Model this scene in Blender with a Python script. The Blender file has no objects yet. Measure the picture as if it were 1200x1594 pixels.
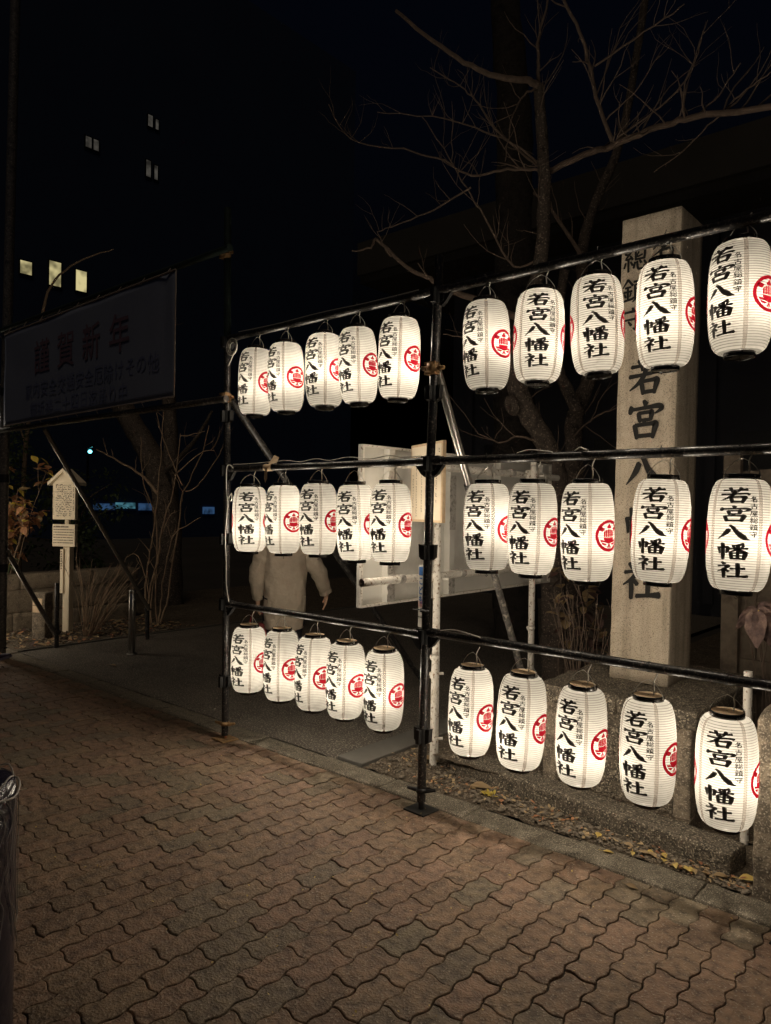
import bpy, bmesh, math, random
from mathutils import Vector, Matrix, noise
rad = math.radians
sc = bpy.context.scene
C = sc.collection
RND = random.Random(7)

# ------------------------------------------------------------------ camera
cam_d = bpy.data.cameras.new('camera')
cam = bpy.data.objects.new('camera', cam_d)
C.objects.link(cam)
yaw, pitch, roll = -0.7184, -0.0067, 0.0150
f = Vector((math.sin(yaw)*math.cos(pitch), math.cos(yaw)*math.cos(pitch), math.sin(pitch)))
r = Vector((math.cos(yaw), -math.sin(yaw), 0.0))
u = r.cross(f)
r2 = r*math.cos(roll) + u*math.sin(roll)
u2 = u*math.cos(roll) - r*math.sin(roll)
M = Matrix((r2, u2, -f)).transposed().to_4x4()
M.translation = (2.4412, -3.1494, 1.6529)
cam.matrix_world = M
cam_d.sensor_fit = 'VERTICAL'
cam_d.sensor_height = 24.0
cam_d.lens = 1140.6/1594.0*24.0
cam_d.clip_start = 0.05
cam_d.clip_end = 1000
sc.camera = cam

# ------------------------------------------------------------------ world, warm fill sun, exposure
world = bpy.data.worlds.new('World')
sc.world = world
world.use_nodes = True
wn = world.node_tree
bg = wn.nodes['Background']
sky = wn.nodes.new('ShaderNodeTexSky')
sky.sky_type = 'NISHITA'
sky.sun_disc = False
sky.sun_elevation = rad(-4.0)
sky.sun_rotation = rad(150)
tint_ = wn.nodes.new('ShaderNodeMix'); tint_.data_type = 'RGBA'; tint_.blend_type = 'MULTIPLY'; tint_.inputs[0].default_value = 1
tint_.inputs[7].default_value = (.55, .80, 1.35, 1)      # city night sky, bluer than a clear dusk
wn.links.new(sky.outputs[0], tint_.inputs[6]); wn.links.new(tint_.outputs[2], bg.inputs[0])
bg.inputs[1].default_value = SKY_STRENGTH = 0.095
sun_d = bpy.data.lights.new('night_fill', 'SUN')  # warm fill added to lift the paving beyond the lanterns' reach
sun_d.energy = 0.18
sun_d.angle = rad(15)
sun_d.color = (1.0, 0.80, 0.58)
sun = bpy.data.objects.new('night_fill', sun_d)
C.objects.link(sun)
sun.rotation_euler = Vector((-0.30, 0.35, -1.0)).to_track_quat('-Z', 'Y').to_euler()
vs = sc.view_settings
vs.view_transform = 'Standard'
vs.look = 'None'
vs.exposure = 0.0
vs.gamma = 1.0
sc.cycles.use_denoising = True
sc.cycles.max_bounces = 10
sc.cycles.diffuse_bounces = 5
sc.cycles.glossy_bounces = 3
sc.cycles.transmission_bounces = 6
sc.cycles.transparent_max_bounces = 12
sc.cycles.sample_clamp_indirect = 6.0
sc.cycles.blur_glossy = 1.0

# ------------------------------------------------------------------ mesh helpers
class MB:
    """collects verts, faces and material slots for one mesh object"""
    def __init__(s):
        s.v = []; s.f = []; s.m = []; s.sm = []
    def add(s, verts, faces, mat=0, smooth=False):
        o = len(s.v)
        s.v.extend([tuple(p) for p in verts])
        for q in faces:
            s.f.append(tuple(i+o for i in q)); s.m.append(mat); s.sm.append(smooth)
    def box(s, a, b, mat=0, M=None):
        (x0, y0, z0), (x1, y1, z1) = a, b
        vs_ = [Vector(p) for p in ((x0,y0,z0),(x1,y0,z0),(x1,y1,z0),(x0,y1,z0),(x0,y0,z1),(x1,y0,z1),(x1,y1,z1),(x0,y1,z1))]
        if M: vs_ = [M @ p for p in vs_]
        s.add(vs_, [(0,3,2,1),(4,5,6,7),(0,1,5,4),(1,2,6,5),(2,3,7,6),(3,0,4,7)], mat)
    def tube(s, pts, rr, n=10, mat=0, cap=True, smooth=True, jitter=0.0):
        pts = [Vector(p) for p in pts]
        if not hasattr(rr, '__len__'): rr = [rr]*len(pts)
        rings = []; prev = None
        for i, p in enumerate(pts):
            a = pts[max(0, i-1)]; b = pts[min(len(pts)-1, i+1)]
            d = (b-a)
            d = d.normalized() if d.length > 1e-9 else Vector((0,0,1))
            if prev is None:
                t = Vector((0,0,1)) if abs(d.z) < .9 else Vector((1,0,0))
                x = d.cross(t).normalized()
            else:
                x = prev - d*prev.dot(d)
                x = x.normalized() if x.length > 1e-6 else d.orthogonal().normalized()
            prev = x; y = d.cross(x)
            ring = []
            for k in range(n):
                an = 2*math.pi*k/n
                q = rr[i]
                if jitter: q *= 1 + jitter*noise.noise(p*7 + Vector((math.cos(an), math.sin(an), 0))*1.3)
                ring.append(p + x*(math.cos(an)*q) + y*(math.sin(an)*q))
            rings.append(ring)
        vv = [q for rg in rings for q in rg]
        ff = []
        for i in range(len(pts)-1):
            for k in range(n):
                k2 = (k+1) % n
                ff.append((i*n+k, i*n+k2, (i+1)*n+k2, (i+1)*n+k))
        s.add(vv, ff, mat, smooth)
        if cap:
            s.add(rings[0], [tuple(reversed(range(n)))], mat)
            s.add(rings[-1], [tuple(range(n))], mat)
    def lathe(s, prof, n=48, mat=0, smooth=True, mats=None, closed=False):
        """prof: (radius, z) points"""
        vv = []
        for (q, z) in prof:
            for k in range(n):
                an = 2*math.pi*k/n
                vv.append((q*math.cos(an), q*math.sin(an), z))
        o = len(s.v)
        s.v.extend(vv)
        for i in range(len(prof)-1):
            for k in range(n):
                k2 = (k+1) % n
                s.f.append((o+i*n+k, o+i*n+k2, o+(i+1)*n+k2, o+(i+1)*n+k))
                s.m.append(mats[i] if mats else mat); s.sm.append(smooth)
    def build(s, name, mats, parent=None, loc=None):
        me = bpy.data.meshes.new(name)
        me.from_pydata(s.v, [], s.f)
        mats = mats if isinstance(mats, (list, tuple)) else [mats]
        for m in mats: me.materials.append(m)
        me.polygons.foreach_set('material_index', s.m)
        me.polygons.foreach_set('use_smooth', s.sm)
        me.update()
        o = bpy.data.objects.new(name, me)
        C.objects.link(o)
        if parent is not None: o.parent = parent
        if loc is not None: o.location = loc
        return o

def bevel(o, w, seg=2):
    bm = bmesh.new(); bm.from_mesh(o.data)
    bmesh.ops.remove_doubles(bm, verts=bm.verts, dist=1e-5)
    bmesh.ops.bevel(bm, geom=bm.edges[:], offset=w, segments=seg, affect='EDGES', profile=.5, clamp_overlap=True)
    bm.to_mesh(o.data); bm.free()
    return o

def rough(o, cuts, amp, scale, seed=0.0, flat=None):
    """cut up a block and push its skin about like hewn stone"""
    bm = bmesh.new(); bm.from_mesh(o.data)
    bmesh.ops.remove_doubles(bm, verts=bm.verts, dist=1e-5)
    bmesh.ops.bevel(bm, geom=bm.edges[:], offset=min(.006, amp*1.0), segments=1, affect='EDGES', clamp_overlap=True)
    for _ in range(14):
        es = [e for e in bm.edges if e.calc_length() > cuts]
        if not es: break
        bmesh.ops.subdivide_edges(bm, edges=es, cuts=1, use_grid_fill=True)
        bmesh.ops.triangulate(bm, faces=[q for q in bm.faces if len(q.verts) > 4])
    bm.normal_update()
    off = Vector((seed, seed*1.7, -seed))
    for v in bm.verts:
        p = v.co*scale + off
        k = noise.noise(p) + .5*noise.noise(p*2.3) + .3*noise.noise(p*5.1)
        v.co += v.normal*(k*amp)
    for q in bm.faces: q.smooth = True
    bm.to_mesh(o.data); bm.free()
    return o

def tag(o, label=None, cat=None, group=None, kind=None):
    if label: o['label'] = label
    if cat: o['category'] = cat
    if group: o['group'] = group
    if kind: o['kind'] = kind
    return o
def empty(name, loc=(0,0,0), rz=0.0):
    o = bpy.data.objects.new(name, None)
    o.empty_display_size = .1
    C.objects.link(o); o.location = loc; o.rotation_euler = (0,0,rz)
    return o
def copy_tree(o, parent=None):
    c = o.copy(); C.objects.link(c)
    if parent is not None: c.parent = parent
    for ch in list(o.children): copy_tree(ch, c)
    return c
def smooth_line(pts, sub=4, jit=0.0, rnd=RND):
    pts = [Vector(p) for p in pts]
    out = []
    for i in range(len(pts)-1):
        p0 = pts[max(0,i-1)]; p1 = pts[i]; p2 = pts[i+1]; p3 = pts[min(len(pts)-1,i+2)]
        for k in range(sub):
            t = k/sub
            q = .5*((2*p1) + (p2-p0)*t + (2*p0-5*p1+4*p2-p3)*t*t + (3*p1-p0-3*p2+p3)*t*t*t)
            if jit and (i or k): q += Vector((rnd.uniform(-1,1), rnd.uniform(-1,1), rnd.uniform(-1,1)))*jit
            out.append(q)
    out.append(pts[-1])
    return out

# ------------------------------------------------------------------ materials
def mat(name):
    m = bpy.data.materials.new(name); m.use_nodes = True
    return m, m.node_tree, m.node_tree.nodes['Principled BSDF']
def N(t, typ, **kw):
    n = t.nodes.new(typ)
    for k, v in kw.items(): setattr(n, k, v)
    return n
def ramp(t, fac, stops):
    n = N(t, 'ShaderNodeValToRGB')
    e = n.color_ramp.elements
    while len(e) < len(stops): e.new(.5)
    for q, (p, c) in zip(e, stops):
        q.position = p; q.color = (*c, 1)
    t.links.new(fac, n.inputs[0])
    return n.outputs[0]
def noisy(name, cols, scale=8, rough_=.85, bump=.3, bscale=None, spec=.3, detail=6, speck=None, dist=.01, metal=0.0):
    """plain surface with blotches, optional speckle and bump"""
    m, t, b = mat(name)
    tc = N(t, 'ShaderNodeTexCoord')
    n1 = N(t, 'ShaderNodeTexNoise'); n1.inputs['Scale'].default_value = scale; n1.inputs['Detail'].default_value = detail; n1.inputs['Roughness'].default_value = .65
    t.links.new(tc.outputs['Object'], n1.inputs['Vector'])
    k = len(cols)
    col = ramp(t, n1.outputs['Fac'], [(.32 + .36*i/max(1,k-1), c) for i, c in enumerate(cols)])
    if speck:
        sscale, scol, samt = speck
        n2 = N(t, 'ShaderNodeTexNoise'); n2.inputs['Scale'].default_value = sscale; n2.inputs['Detail'].default_value = 2
        t.links.new(tc.outputs['Object'], n2.inputs['Vector'])
        mr = N(t, 'ShaderNodeMapRange'); mr.inputs[1].default_value = .60 - .1*samt; mr.inputs[2].default_value = .72 - .1*samt
        t.links.new(n2.outputs['Fac'], mr.inputs[0])
        mx = N(t, 'ShaderNodeMix', data_type='RGBA')
        t.links.new(mr.outputs[0], mx.inputs[0]); t.links.new(col, mx.inputs[6]); mx.inputs[7].default_value = (*scol, 1)
        col = mx.outputs[2]
    t.links.new(col, b.inputs['Base Color'])
    b.inputs['Roughness'].default_value = rough_
    b.inputs['Specular IOR Level'].default_value = spec
    b.inputs['Metallic'].default_value = metal
    if bump:
        n3 = N(t, 'ShaderNodeTexNoise'); n3.inputs['Scale'].default_value = bscale or scale*6; n3.inputs['Detail'].default_value = 5
        t.links.new(tc.outputs['Object'], n3.inputs['Vector'])
        bp = N(t, 'ShaderNodeBump'); bp.inputs['Strength'].default_value = bump; bp.inputs['Distance'].default_value = dist
        t.links.new(n3.outputs['Fac'], bp.inputs['Height']); t.links.new(bp.outputs[0], b.inputs['Normal'])
    return m
def plain(name, col, rough_=.6, spec=.3, metal=0.0):
    m, t, b = mat(name)
    b.inputs['Base Color'].default_value = (*col, 1)
    b.inputs['Roughness'].default_value = rough_
    b.inputs['Specular IOR Level'].default_value = spec
    b.inputs['Metallic'].default_value = metal
    return m
def emit(name, col, s, tex=None):
    m, t, b = mat(name)
    b.inputs['Base Color'].default_value = (.02,.02,.02,1)
    b.inputs['Emission Color'].default_value = (*col, 1)
    b.inputs['Emission Strength'].default_value = s
    if tex:
        tc = N(t, 'ShaderNodeTexCoord'); n1 = N(t, 'ShaderNodeTexNoise'); n1.inputs['Scale'].default_value = tex
        t.links.new(tc.outputs['Object'], n1.inputs['Vector'])
        c = ramp(t, n1.outputs['Fac'], [(.38, tuple(q*.25 for q in col)), (.62, col)])
        t.links.new(c, b.inputs['Emission Color'])
    return m

M_ = {}
M_['black_pipe'] = noisy('black_painted_steel', [(.010,.010,.011),(.018,.017,.017),(.030,.028,.026)], scale=14, rough_=.33, bump=.08, spec=.5, speck=(90,(.16,.14,.12),.35), dist=.002)
M_['coupler'] = noisy('black_coupler', [(.008,.008,.008),(.02,.02,.02)], scale=20, rough_=.45, bump=.1, spec=.5, dist=.002)
M_['rust'] = noisy('rusty_gold_steel', [(.20,.10,.05),(.42,.27,.13),(.16,.10,.07)], scale=22, rough_=.55, bump=.2, metal=.35, dist=.002)
M_['steel'] = noisy('stainless_steel', [(.38,.36,.33),(.5,.48,.45)], scale=30, rough_=.28, bump=.03, metal=.9, dist=.001)
M_['stay'] = noisy('grey_stay_pipe', [(.10,.095,.09),(.22,.20,.18),(.07,.07,.07)], scale=16, rough_=.38, bump=.08, metal=.4, speck=(60,(.4,.36,.3),.3), dist=.002)
M_['stay_dark'] = noisy('dark_stay_pipe', [(.05,.048,.045),(.12,.11,.10),(.03,.03,.03)], scale=16, rough_=.42, bump=.08, metal=.2, speck=(40,(.3,.27,.23),.5), dist=.002)
M_['green_pipe'] = noisy('dark_green_pipe', [(.02,.032,.028),(.04,.058,.05)], scale=12, rough_=.5, bump=.1, dist=.002)
M_['white_pipe'] = noisy('old_white_pipe', [(.66,.62,.55),(.74,.70,.63),(.56,.51,.44)], scale=10, rough_=.55, bump=.12, speck=(55,(.25,.17,.11),.25), dist=.002)
M_['white_panel'] = noisy('white_panel_back', [(.55,.53,.485),(.60,.58,.53),(.50,.48,.44)], scale=2.5, rough_=.5, bump=.03)
M_['tape'] = noisy('grey_weathered_tape', [(.22,.21,.19),(.45,.42,.38),(.14,.13,.12)], scale=24, rough_=.7, bump=.1)
M_['granite'] = noisy('warm_granite', [(.40,.34,.26),(.46,.39,.30),(.34,.285,.22)], scale=3, rough_=.8, bump=.25, bscale=160, speck=(190,(.16,.135,.105),.6), dist=.002)
M_['granite_dark'] = noisy('weathered_granite', [(.10,.083,.06),(.21,.17,.125),(.08,.066,.05),(.24,.2,.15)], scale=13, detail=10, rough_=.92, bump=.9, bscale=80, speck=(120,(.36,.31,.24),.45), dist=.005)
M_['stone_rough'] = noisy('hewn_stone', [(.030,.025,.02),(.125,.104,.078),(.045,.038,.03),(.19,.16,.12)], scale=19, rough_=.95, bump=1.0, bscale=75, speck=(110,(.36,.31,.23),.45), dist=.014, detail=12)
M_['kerb'] = noisy('old_concrete_kerb', [(.055,.047,.036),(.125,.107,.08),(.05,.042,.033)], scale=15, rough_=.92, bump=.7, bscale=120, speck=(190,(.40,.35,.27),.45), dist=.004)
M_['asphalt'] = noisy('asphalt_path', [(.055,.046,.037),(.085,.072,.058),(.04,.034,.028)], scale=1.6, rough_=.85, bump=.9, bscale=150, speck=(85,(.28,.25,.20),.60), dist=.008, spec=.4)
M_['edging'] = noisy('smooth_concrete_edging', [(.10,.094,.082),(.13,.12,.105)], scale=6, rough_=.8, bump=.25, bscale=120, dist=.003)
M_['soil'] = noisy('dark_soil', [(.035,.027,.019),(.085,.065,.045),(.025,.02,.015)], scale=9, rough_=.95, bump=1.0, bscale=55, speck=(80,(.24,.2,.145),.35), dist=.012)
M_['pebble'] = noisy('pebble', [(.07,.058,.043),(.20,.165,.125),(.04,.034,.027)], scale=25, rough_=.85, bump=.3, dist=.003)
M_['joint'] = noisy('joint_dirt', [(.018,.014,.010),(.04,.031,.022)], scale=30, rough_=.95, bump=.6, dist=.005)
M_['bark'] = noisy('cherry_bark', [(.035,.028,.022),(.085,.066,.053),(.022,.018,.015)], scale=9, rough_=.9, bump=.9, bscale=40, speck=(60,(.25,.2,.155),.25), dist=.012)
M_['bark_old'] = noisy('old_dark_bark', [(.016,.013,.011),(.034,.028,.023),(.011,.009,.008)], scale=6, rough_=.95, bump=.9, bscale=25, dist=.02)
M_['twig'] = noisy('twig_bark', [(.11,.08,.06),(.18,.13,.10)], scale=20, rough_=.8, bump=.3, dist=.004)
M_['stem'] = noisy('bare_stem', [(.22,.15,.10),(.34,.245,.16)], scale=20, rough_=.8, bump=.2, dist=.003)
M_['wood_pale'] = noisy('pale_cedar', [(.74,.64,.47),(.80,.70,.53)], scale=5, rough_=.6, bump=.1, dist=.002)
M_['wood_tan'] = noisy('tan_board', [(.50,.36,.22),(.60,.45,.29),(.42,.29,.17)], scale=6, rough_=.65, bump=.15, dist=.002)
M_['wood_dark'] = noisy('dark_weathered_wood', [(.10,.078,.06),(.17,.135,.10),(.065,.05,.04)], scale=5, rough_=.85, bump=.4, dist=.004)
M_['paper_note'] = noisy('cream_paper', [(.70,.60,.46),(.74,.65,.51)], scale=4, rough_=.8, bump=.05)
M_['ink'] = plain('black_ink', (.012,.011,.010), .7, .2)
M_['ink_soft'] = plain('faded_ink', (.12,.085,.06), .8, .1)
M_['lacquer'] = noisy('black_lacquer', [(.008,.007,.006),(.016,.013,.011)], scale=10, rough_=.25, bump=.0, spec=.6)
M_['lantern_wood'] = noisy('lantern_wood', [(.72,.52,.32),(.80,.60,.39)], scale=18, rough_=.6, bump=.1, dist=.002)
M_['wire'] = plain('white_wire', (.62,.60,.56), .4, .5, .3)
M_['cord'] = plain('white_cord', (.70,.67,.60), .5, .4)
M_['banner'] = noisy('grey_vinyl_banner', [(.24,.275,.38),(.27,.305,.41)], scale=1.2, rough_=.6, bump=.05)
M_['banner_red'] = plain('banner_dark_red', (.21,.14,.19), .7)
M_['banner_blue'] = plain('banner_dark_blue', (.19,.22,.37), .7)
M_['hem'] = plain('banner_rope', (.42,.36,.32), .8)
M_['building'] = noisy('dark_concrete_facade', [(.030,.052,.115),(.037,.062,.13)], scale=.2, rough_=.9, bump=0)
M_['office'] = noisy('shrine_office_plaster', [(.048,.043,.036),(.06,.054,.045)], scale=.8, rough_=.9, bump=.1)
M_['office_dark'] = noisy('shrine_office_wall', [(.035,.036,.042),(.05,.05,.058)], scale=.8, rough_=.7, bump=.05)
M_['block'] = noisy('ashlar_block', [(.12,.095,.068),(.20,.16,.115),(.09,.072,.054)], scale=9, rough_=.92, bump=.6, bscale=50, speck=(120,(.36,.3,.22),.3), dist=.006)
M_['tarmac_far'] = noisy('far_ground', [(.04,.036,.03),(.06,.054,.046)], scale=.5, rough_=.95, bump=0)
M_['sign_blue'] = plain('sign_blue', (.05,.16,.45), .5)
M_['sign_red'] = plain('sign_red', (.60,.04,.04), .5)
M_['sign_white'] = noisy('sign_white', [(.70,.66,.58),(.74,.70,.62)], scale=5, rough_=.5, bump=0)
def leafmat(name, a, b, rough_=.6):
    m, t, bs = mat(name)
    tc = N(t, 'ShaderNodeTexCoord'); n1 = N(t, 'ShaderNodeTexNoise'); n1.inputs['Scale'].default_value = 7; n1.inputs['Detail'].default_value = 4
    t.links.new(tc.outputs['Object'], n1.inputs['Vector'])
    c = ramp(t, n1.outputs['Fac'], [(.35, a), (.65, b)])
    t.links.new(c, bs.inputs['Base Color']); bs.inputs['Roughness'].default_value = rough_
    tr = N(t, 'ShaderNodeBsdfTranslucent'); t.links.new(c, tr.inputs[0])
    mx = N(t, 'ShaderNodeMixShader'); mx.inputs[0].default_value = .25
    out = t.nodes['Material Output']
    t.links.new(bs.outputs[0], mx.inputs[1]); t.links.new(tr.outputs[0], mx.inputs[2]); t.links.new(mx.outputs[0], out.inputs[0])
    return m
M_['leaf_red'] = leafmat('leaf_rust_red', (.26,.11,.06), (.46,.24,.11))
M_['leaf_yellow'] = leafmat('leaf_yellow', (.42,.32,.05), (.55,.42,.08))
M_['leaf_green'] = leafmat('leaf_dark_green', (.03,.05,.018), (.06,.085,.03))
M_['leaf_purple'] = leafmat('leaf_dull_purple', (.045,.024,.022), (.105,.060,.048))
M_['leaf_dry'] = leafmat('leaf_dry_tan', (.28,.19,.10), (.42,.31,.17))
M_['leaf_gold'] = leafmat('leaf_fallen_yellow', (.50,.35,.09), (.62,.47,.16))

def pillar_stone():
    m = noisy('pillar_granite', [(.37,.315,.24),(.43,.365,.285),(.31,.26,.20)], scale=3, rough_=.85, bump=.5, bscale=130, speck=(190,(.16,.135,.105),.6), dist=.004)
    t = m.node_tree; b = t.nodes['Principled BSDF']; src = b.inputs['Base Color'].links[0].from_socket
    tc = N(t, 'ShaderNodeTexCoord'); mp = N(t, 'ShaderNodeMapping'); mp.inputs['Scale'].default_value = (16, 16, .9); t.links.new(tc.outputs['Object'], mp.inputs[0])
    n = N(t, 'ShaderNodeTexNoise'); n.inputs['Scale'].default_value = 1.0; n.inputs['Detail'].default_value = 5; t.links.new(mp.outputs[0], n.inputs['Vector'])
    st = ramp(t, n.outputs['Fac'], [(.33, (.58,.57,.54)), (.52, (1,1,1)), (.72, (1.06,1.04,1.0))])
    mx = N(t, 'ShaderNodeMix', data_type='RGBA', blend_type='MULTIPLY'); mx.inputs[0].default_value = .85
    t.links.new(src, mx.inputs[6]); t.links.new(st, mx.inputs[7]); t.links.new(mx.outputs[2], b.inputs['Base Color'])
    return m
M_['pillar'] = pillar_stone()
M_['limp'] = noisy('withered_leaf', [(.030,.018,.017),(.085,.050,.042),(.16,.105,.08)], scale=22, rough_=.7, bump=1.0, bscale=60, dist=.006, detail=8)
# lantern paper: the bulb inside lights it through
def paper(name, tint, clear):
    m, t, b = mat(name)
    out = t.nodes['Material Output']; t.nodes.remove(b)
    tc = N(t, 'ShaderNodeTexCoord'); sp = N(t, 'ShaderNodeSeparateXYZ'); t.links.new(tc.outputs['Object'], sp.inputs[0])
    at = N(t, 'ShaderNodeMath', operation='ARCTAN2'); t.links.new(sp.outputs[1], at.inputs[0]); t.links.new(sp.outputs[0], at.inputs[1])
    m2 = N(t, 'ShaderNodeMath', operation='MULTIPLY'); t.links.new(at.outputs[0], m2.inputs[0]); m2.inputs[1].default_value = 2
    sn = N(t, 'ShaderNodeMath', operation='SINE'); t.links.new(m2.outputs[0], sn.inputs[0])
    ab = N(t, 'ShaderNodeMath', operation='ABSOLUTE'); t.links.new(sn.outputs[0], ab.inputs[0])
    mr = N(t, 'ShaderNodeMapRange'); mr.inputs[1].default_value = .9870; mr.inputs[2].default_value = .9905; t.links.new(ab.outputs[0], mr.inputs[0])
    n1 = N(t, 'ShaderNodeTexNoise'); n1.inputs['Scale'].default_value = 26; n1.inputs['Detail'].default_value = 5; t.links.new(tc.outputs['Object'], n1.inputs['Vector'])
    base = ramp(t, n1.outputs['Fac'], [(.3, tuple(q*.90 for q in tint)), (.7, tint)])
    mx = N(t, 'ShaderNodeMix', data_type='RGBA'); t.links.new(mr.outputs[0], mx.inputs[0]); t.links.new(base, mx.inputs[6])
    mx.inputs[7].default_value = (tint[0]*.60, tint[1]*.55, tint[2]*.52, 1)
    tr = N(t, 'ShaderNodeBsdfTranslucent'); t.links.new(mx.outputs[2], tr.inputs[0])
    df = N(t, 'ShaderNodeBsdfDiffuse'); t.links.new(mx.outputs[2], df.inputs[0])
    s1 = N(t, 'ShaderNodeMixShader'); s1.inputs[0].default_value = .40
    t.links.new(tr.outputs[0], s1.inputs[1]); t.links.new(df.outputs[0], s1.inputs[2])
    tp = N(t, 'ShaderNodeBsdfTransparent')
    s2 = N(t, 'ShaderNodeMixShader'); s2.inputs[0].default_value = clear
    t.links.new(s1.outputs[0], s2.inputs[1]); t.links.new(tp.outputs[0], s2.inputs[2])
    t.links.new(s2.outputs[0], out.inputs[0])
    return m
M_['paper'] = paper('lantern_paper', (.238,.232,.216), .35)
M_['rib'] = paper('lantern_rib', (.085,.082,.075), .18)
def inkpaper(name, col, k):
    m, t, b = mat(name)
    out = t.nodes['Material Output']
    b.inputs['Base Color'].default_value = (*col, 1); b.inputs['Roughness'].default_value = .7; b.inputs['Specular IOR Level'].default_value = .15
    tr = N(t, 'ShaderNodeBsdfTranslucent'); tr.inputs[0].default_value = (*col, 1)
    s = N(t, 'ShaderNodeMixShader'); s.inputs[0].default_value = k
    t.links.new(b.outputs[0], s.inputs[1]); t.links.new(tr.outputs[0], s.inputs[2]); t.links.new(s.outputs[0], out.inputs[0])
    return m
M_['crest'] = inkpaper('crest_red', (.125,.0025,.007), .85)
M_['brush'] = inkpaper('brush_ink', (.010,.009,.008), .25)

# ------------------------------------------------------------------ brush lettering
BRUSH = {  # strokes as (x, y, width) points in a 100 x 100 box, y down
 '若': [[(7,21,9),(50,18,7),(93,13,12)], [(31,4,13),(37,18,10),(40,33,5)], [(72,2,13),(66,18,10),(58,31,5)],
        [(1,47,10),(50,43,8),(88,38,10),(100,42,12)], [(52,25,12),(44,48,12),(26,68,9),(2,84,3)],
        [(37,62,12),(41,80,12),(43,96,9)], [(38,62,9),(70,59,9),(84,60,15),(80,78,12),(76,95,9)], [(44,91,9),(74,89,9)]],
 '宮': [[(47,0,8),(54,10,14)], [(11,14,10),(9,24,13),(6,32,9)], [(12,22,8),(55,18,8),(90,15,12),(100,22,10),(80,34,3)],
        [(32,32,11),(35,46,11),(37,54,8)], [(32,32,8),(62,30,8),(71,31,13),(67,50,9)], [(37,50,7),(66,49,7)], [(51,52,9),(44,63,6)],
        [(21,63,12),(25,80,12),(28,97,9)], [(22,63,9),(68,60,9),(82,61,16),(78,80,12),(74,96,9)], [(29,91,9),(75,89,9)]],
 '八': [[(38,30,14),(29,52,15),(16,72,9),(0,92,2)], [(40,6,9),(52,20,12),(64,46,15),(80,70,21),(90,84,15),(106,90,3)]],
 '幡': [[(5,27,11),(8,46,9),(9,66,6)], [(6,29,8),(28,26,8),(37,27,12),(35,52,9),(31,62,4)], [(19,2,12),(21,40,12),(21,99,11)],
        [(86,2,13),(70,9,9),(50,14,4)], [(53,17,8),(59,26,9)], [(87,13,10),(79,25,5)], [(41,34,8),(72,31,7),(99,28,11)],
        [(69,10,12),(69,54,9)], [(66,34,10),(56,46,8),(38,57,3)], [(70,34,9),(82,46,12),(102,54,5)],
        [(47,60,11),(50,97,9)], [(47,60,8),(80,57,8),(92,58,14),(88,96,10)], [(51,76,7),(87,74,7)], [(69,58,9),(69,95,9)], [(51,94,8),(87,92,8)]],
 '社': [[(18,3,9),(28,14,14)], [(4,29,8),(26,25,8),(40,24,13),(26,44,9),(0,63,3)], [(23,46,12),(24,70,12),(23,99,10)], [(31,48,9),(41,60,11)],
        [(47,42,9),(70,39,8),(93,36,13)], [(70,7,12),(72,50,13),(71,88,11)], [(38,91,10),(72,87,9),(104,84,16)]],
}
def ribbon(st, sub=6):
    """outline of one brush stroke as 2D quads"""
    p3 = smooth_line([(x, y, w) for x, y, w in st], sub) if len(st) > 2 else smooth_line([(x, y, w) for x, y, w in st], 4)
    L, Rr = [], []
    for i, p in enumerate(p3):
        a = p3[max(0,i-1)]; b = p3[min(len(p3)-1,i+1)]
        d = Vector((b.x-a.x, b.y-a.y)); d.normalize()
        nrm = Vector((-d.y, d.x)); w = max(.8, p.z)*.5
        c = Vector((p.x, p.y))
        if i == 0:   # slanted brush entry and rounded ends
            L.append(c - d*w*.55 + nrm*w*.35); Rr.append(c - d*w*.15 - nrm*w*.75)
        if i == len(p3)-1:
            L.append(c + nrm*w); Rr.append(c - nrm*w)
            L.append(c + d*w*.45 + nrm*w*.30); Rr.append(c + d*w*.35 - nrm*w*.55)
        else:
            L.append(c + nrm*w); Rr.append(c - nrm*w)
    vv = []; ff = []
    for a, b in zip(L, Rr): vv += [a, b]
    for i in range(len(L)-1): ff.append((2*i, 2*i+1, 2*i+3, 2*i+2))
    return vv, ff

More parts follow.
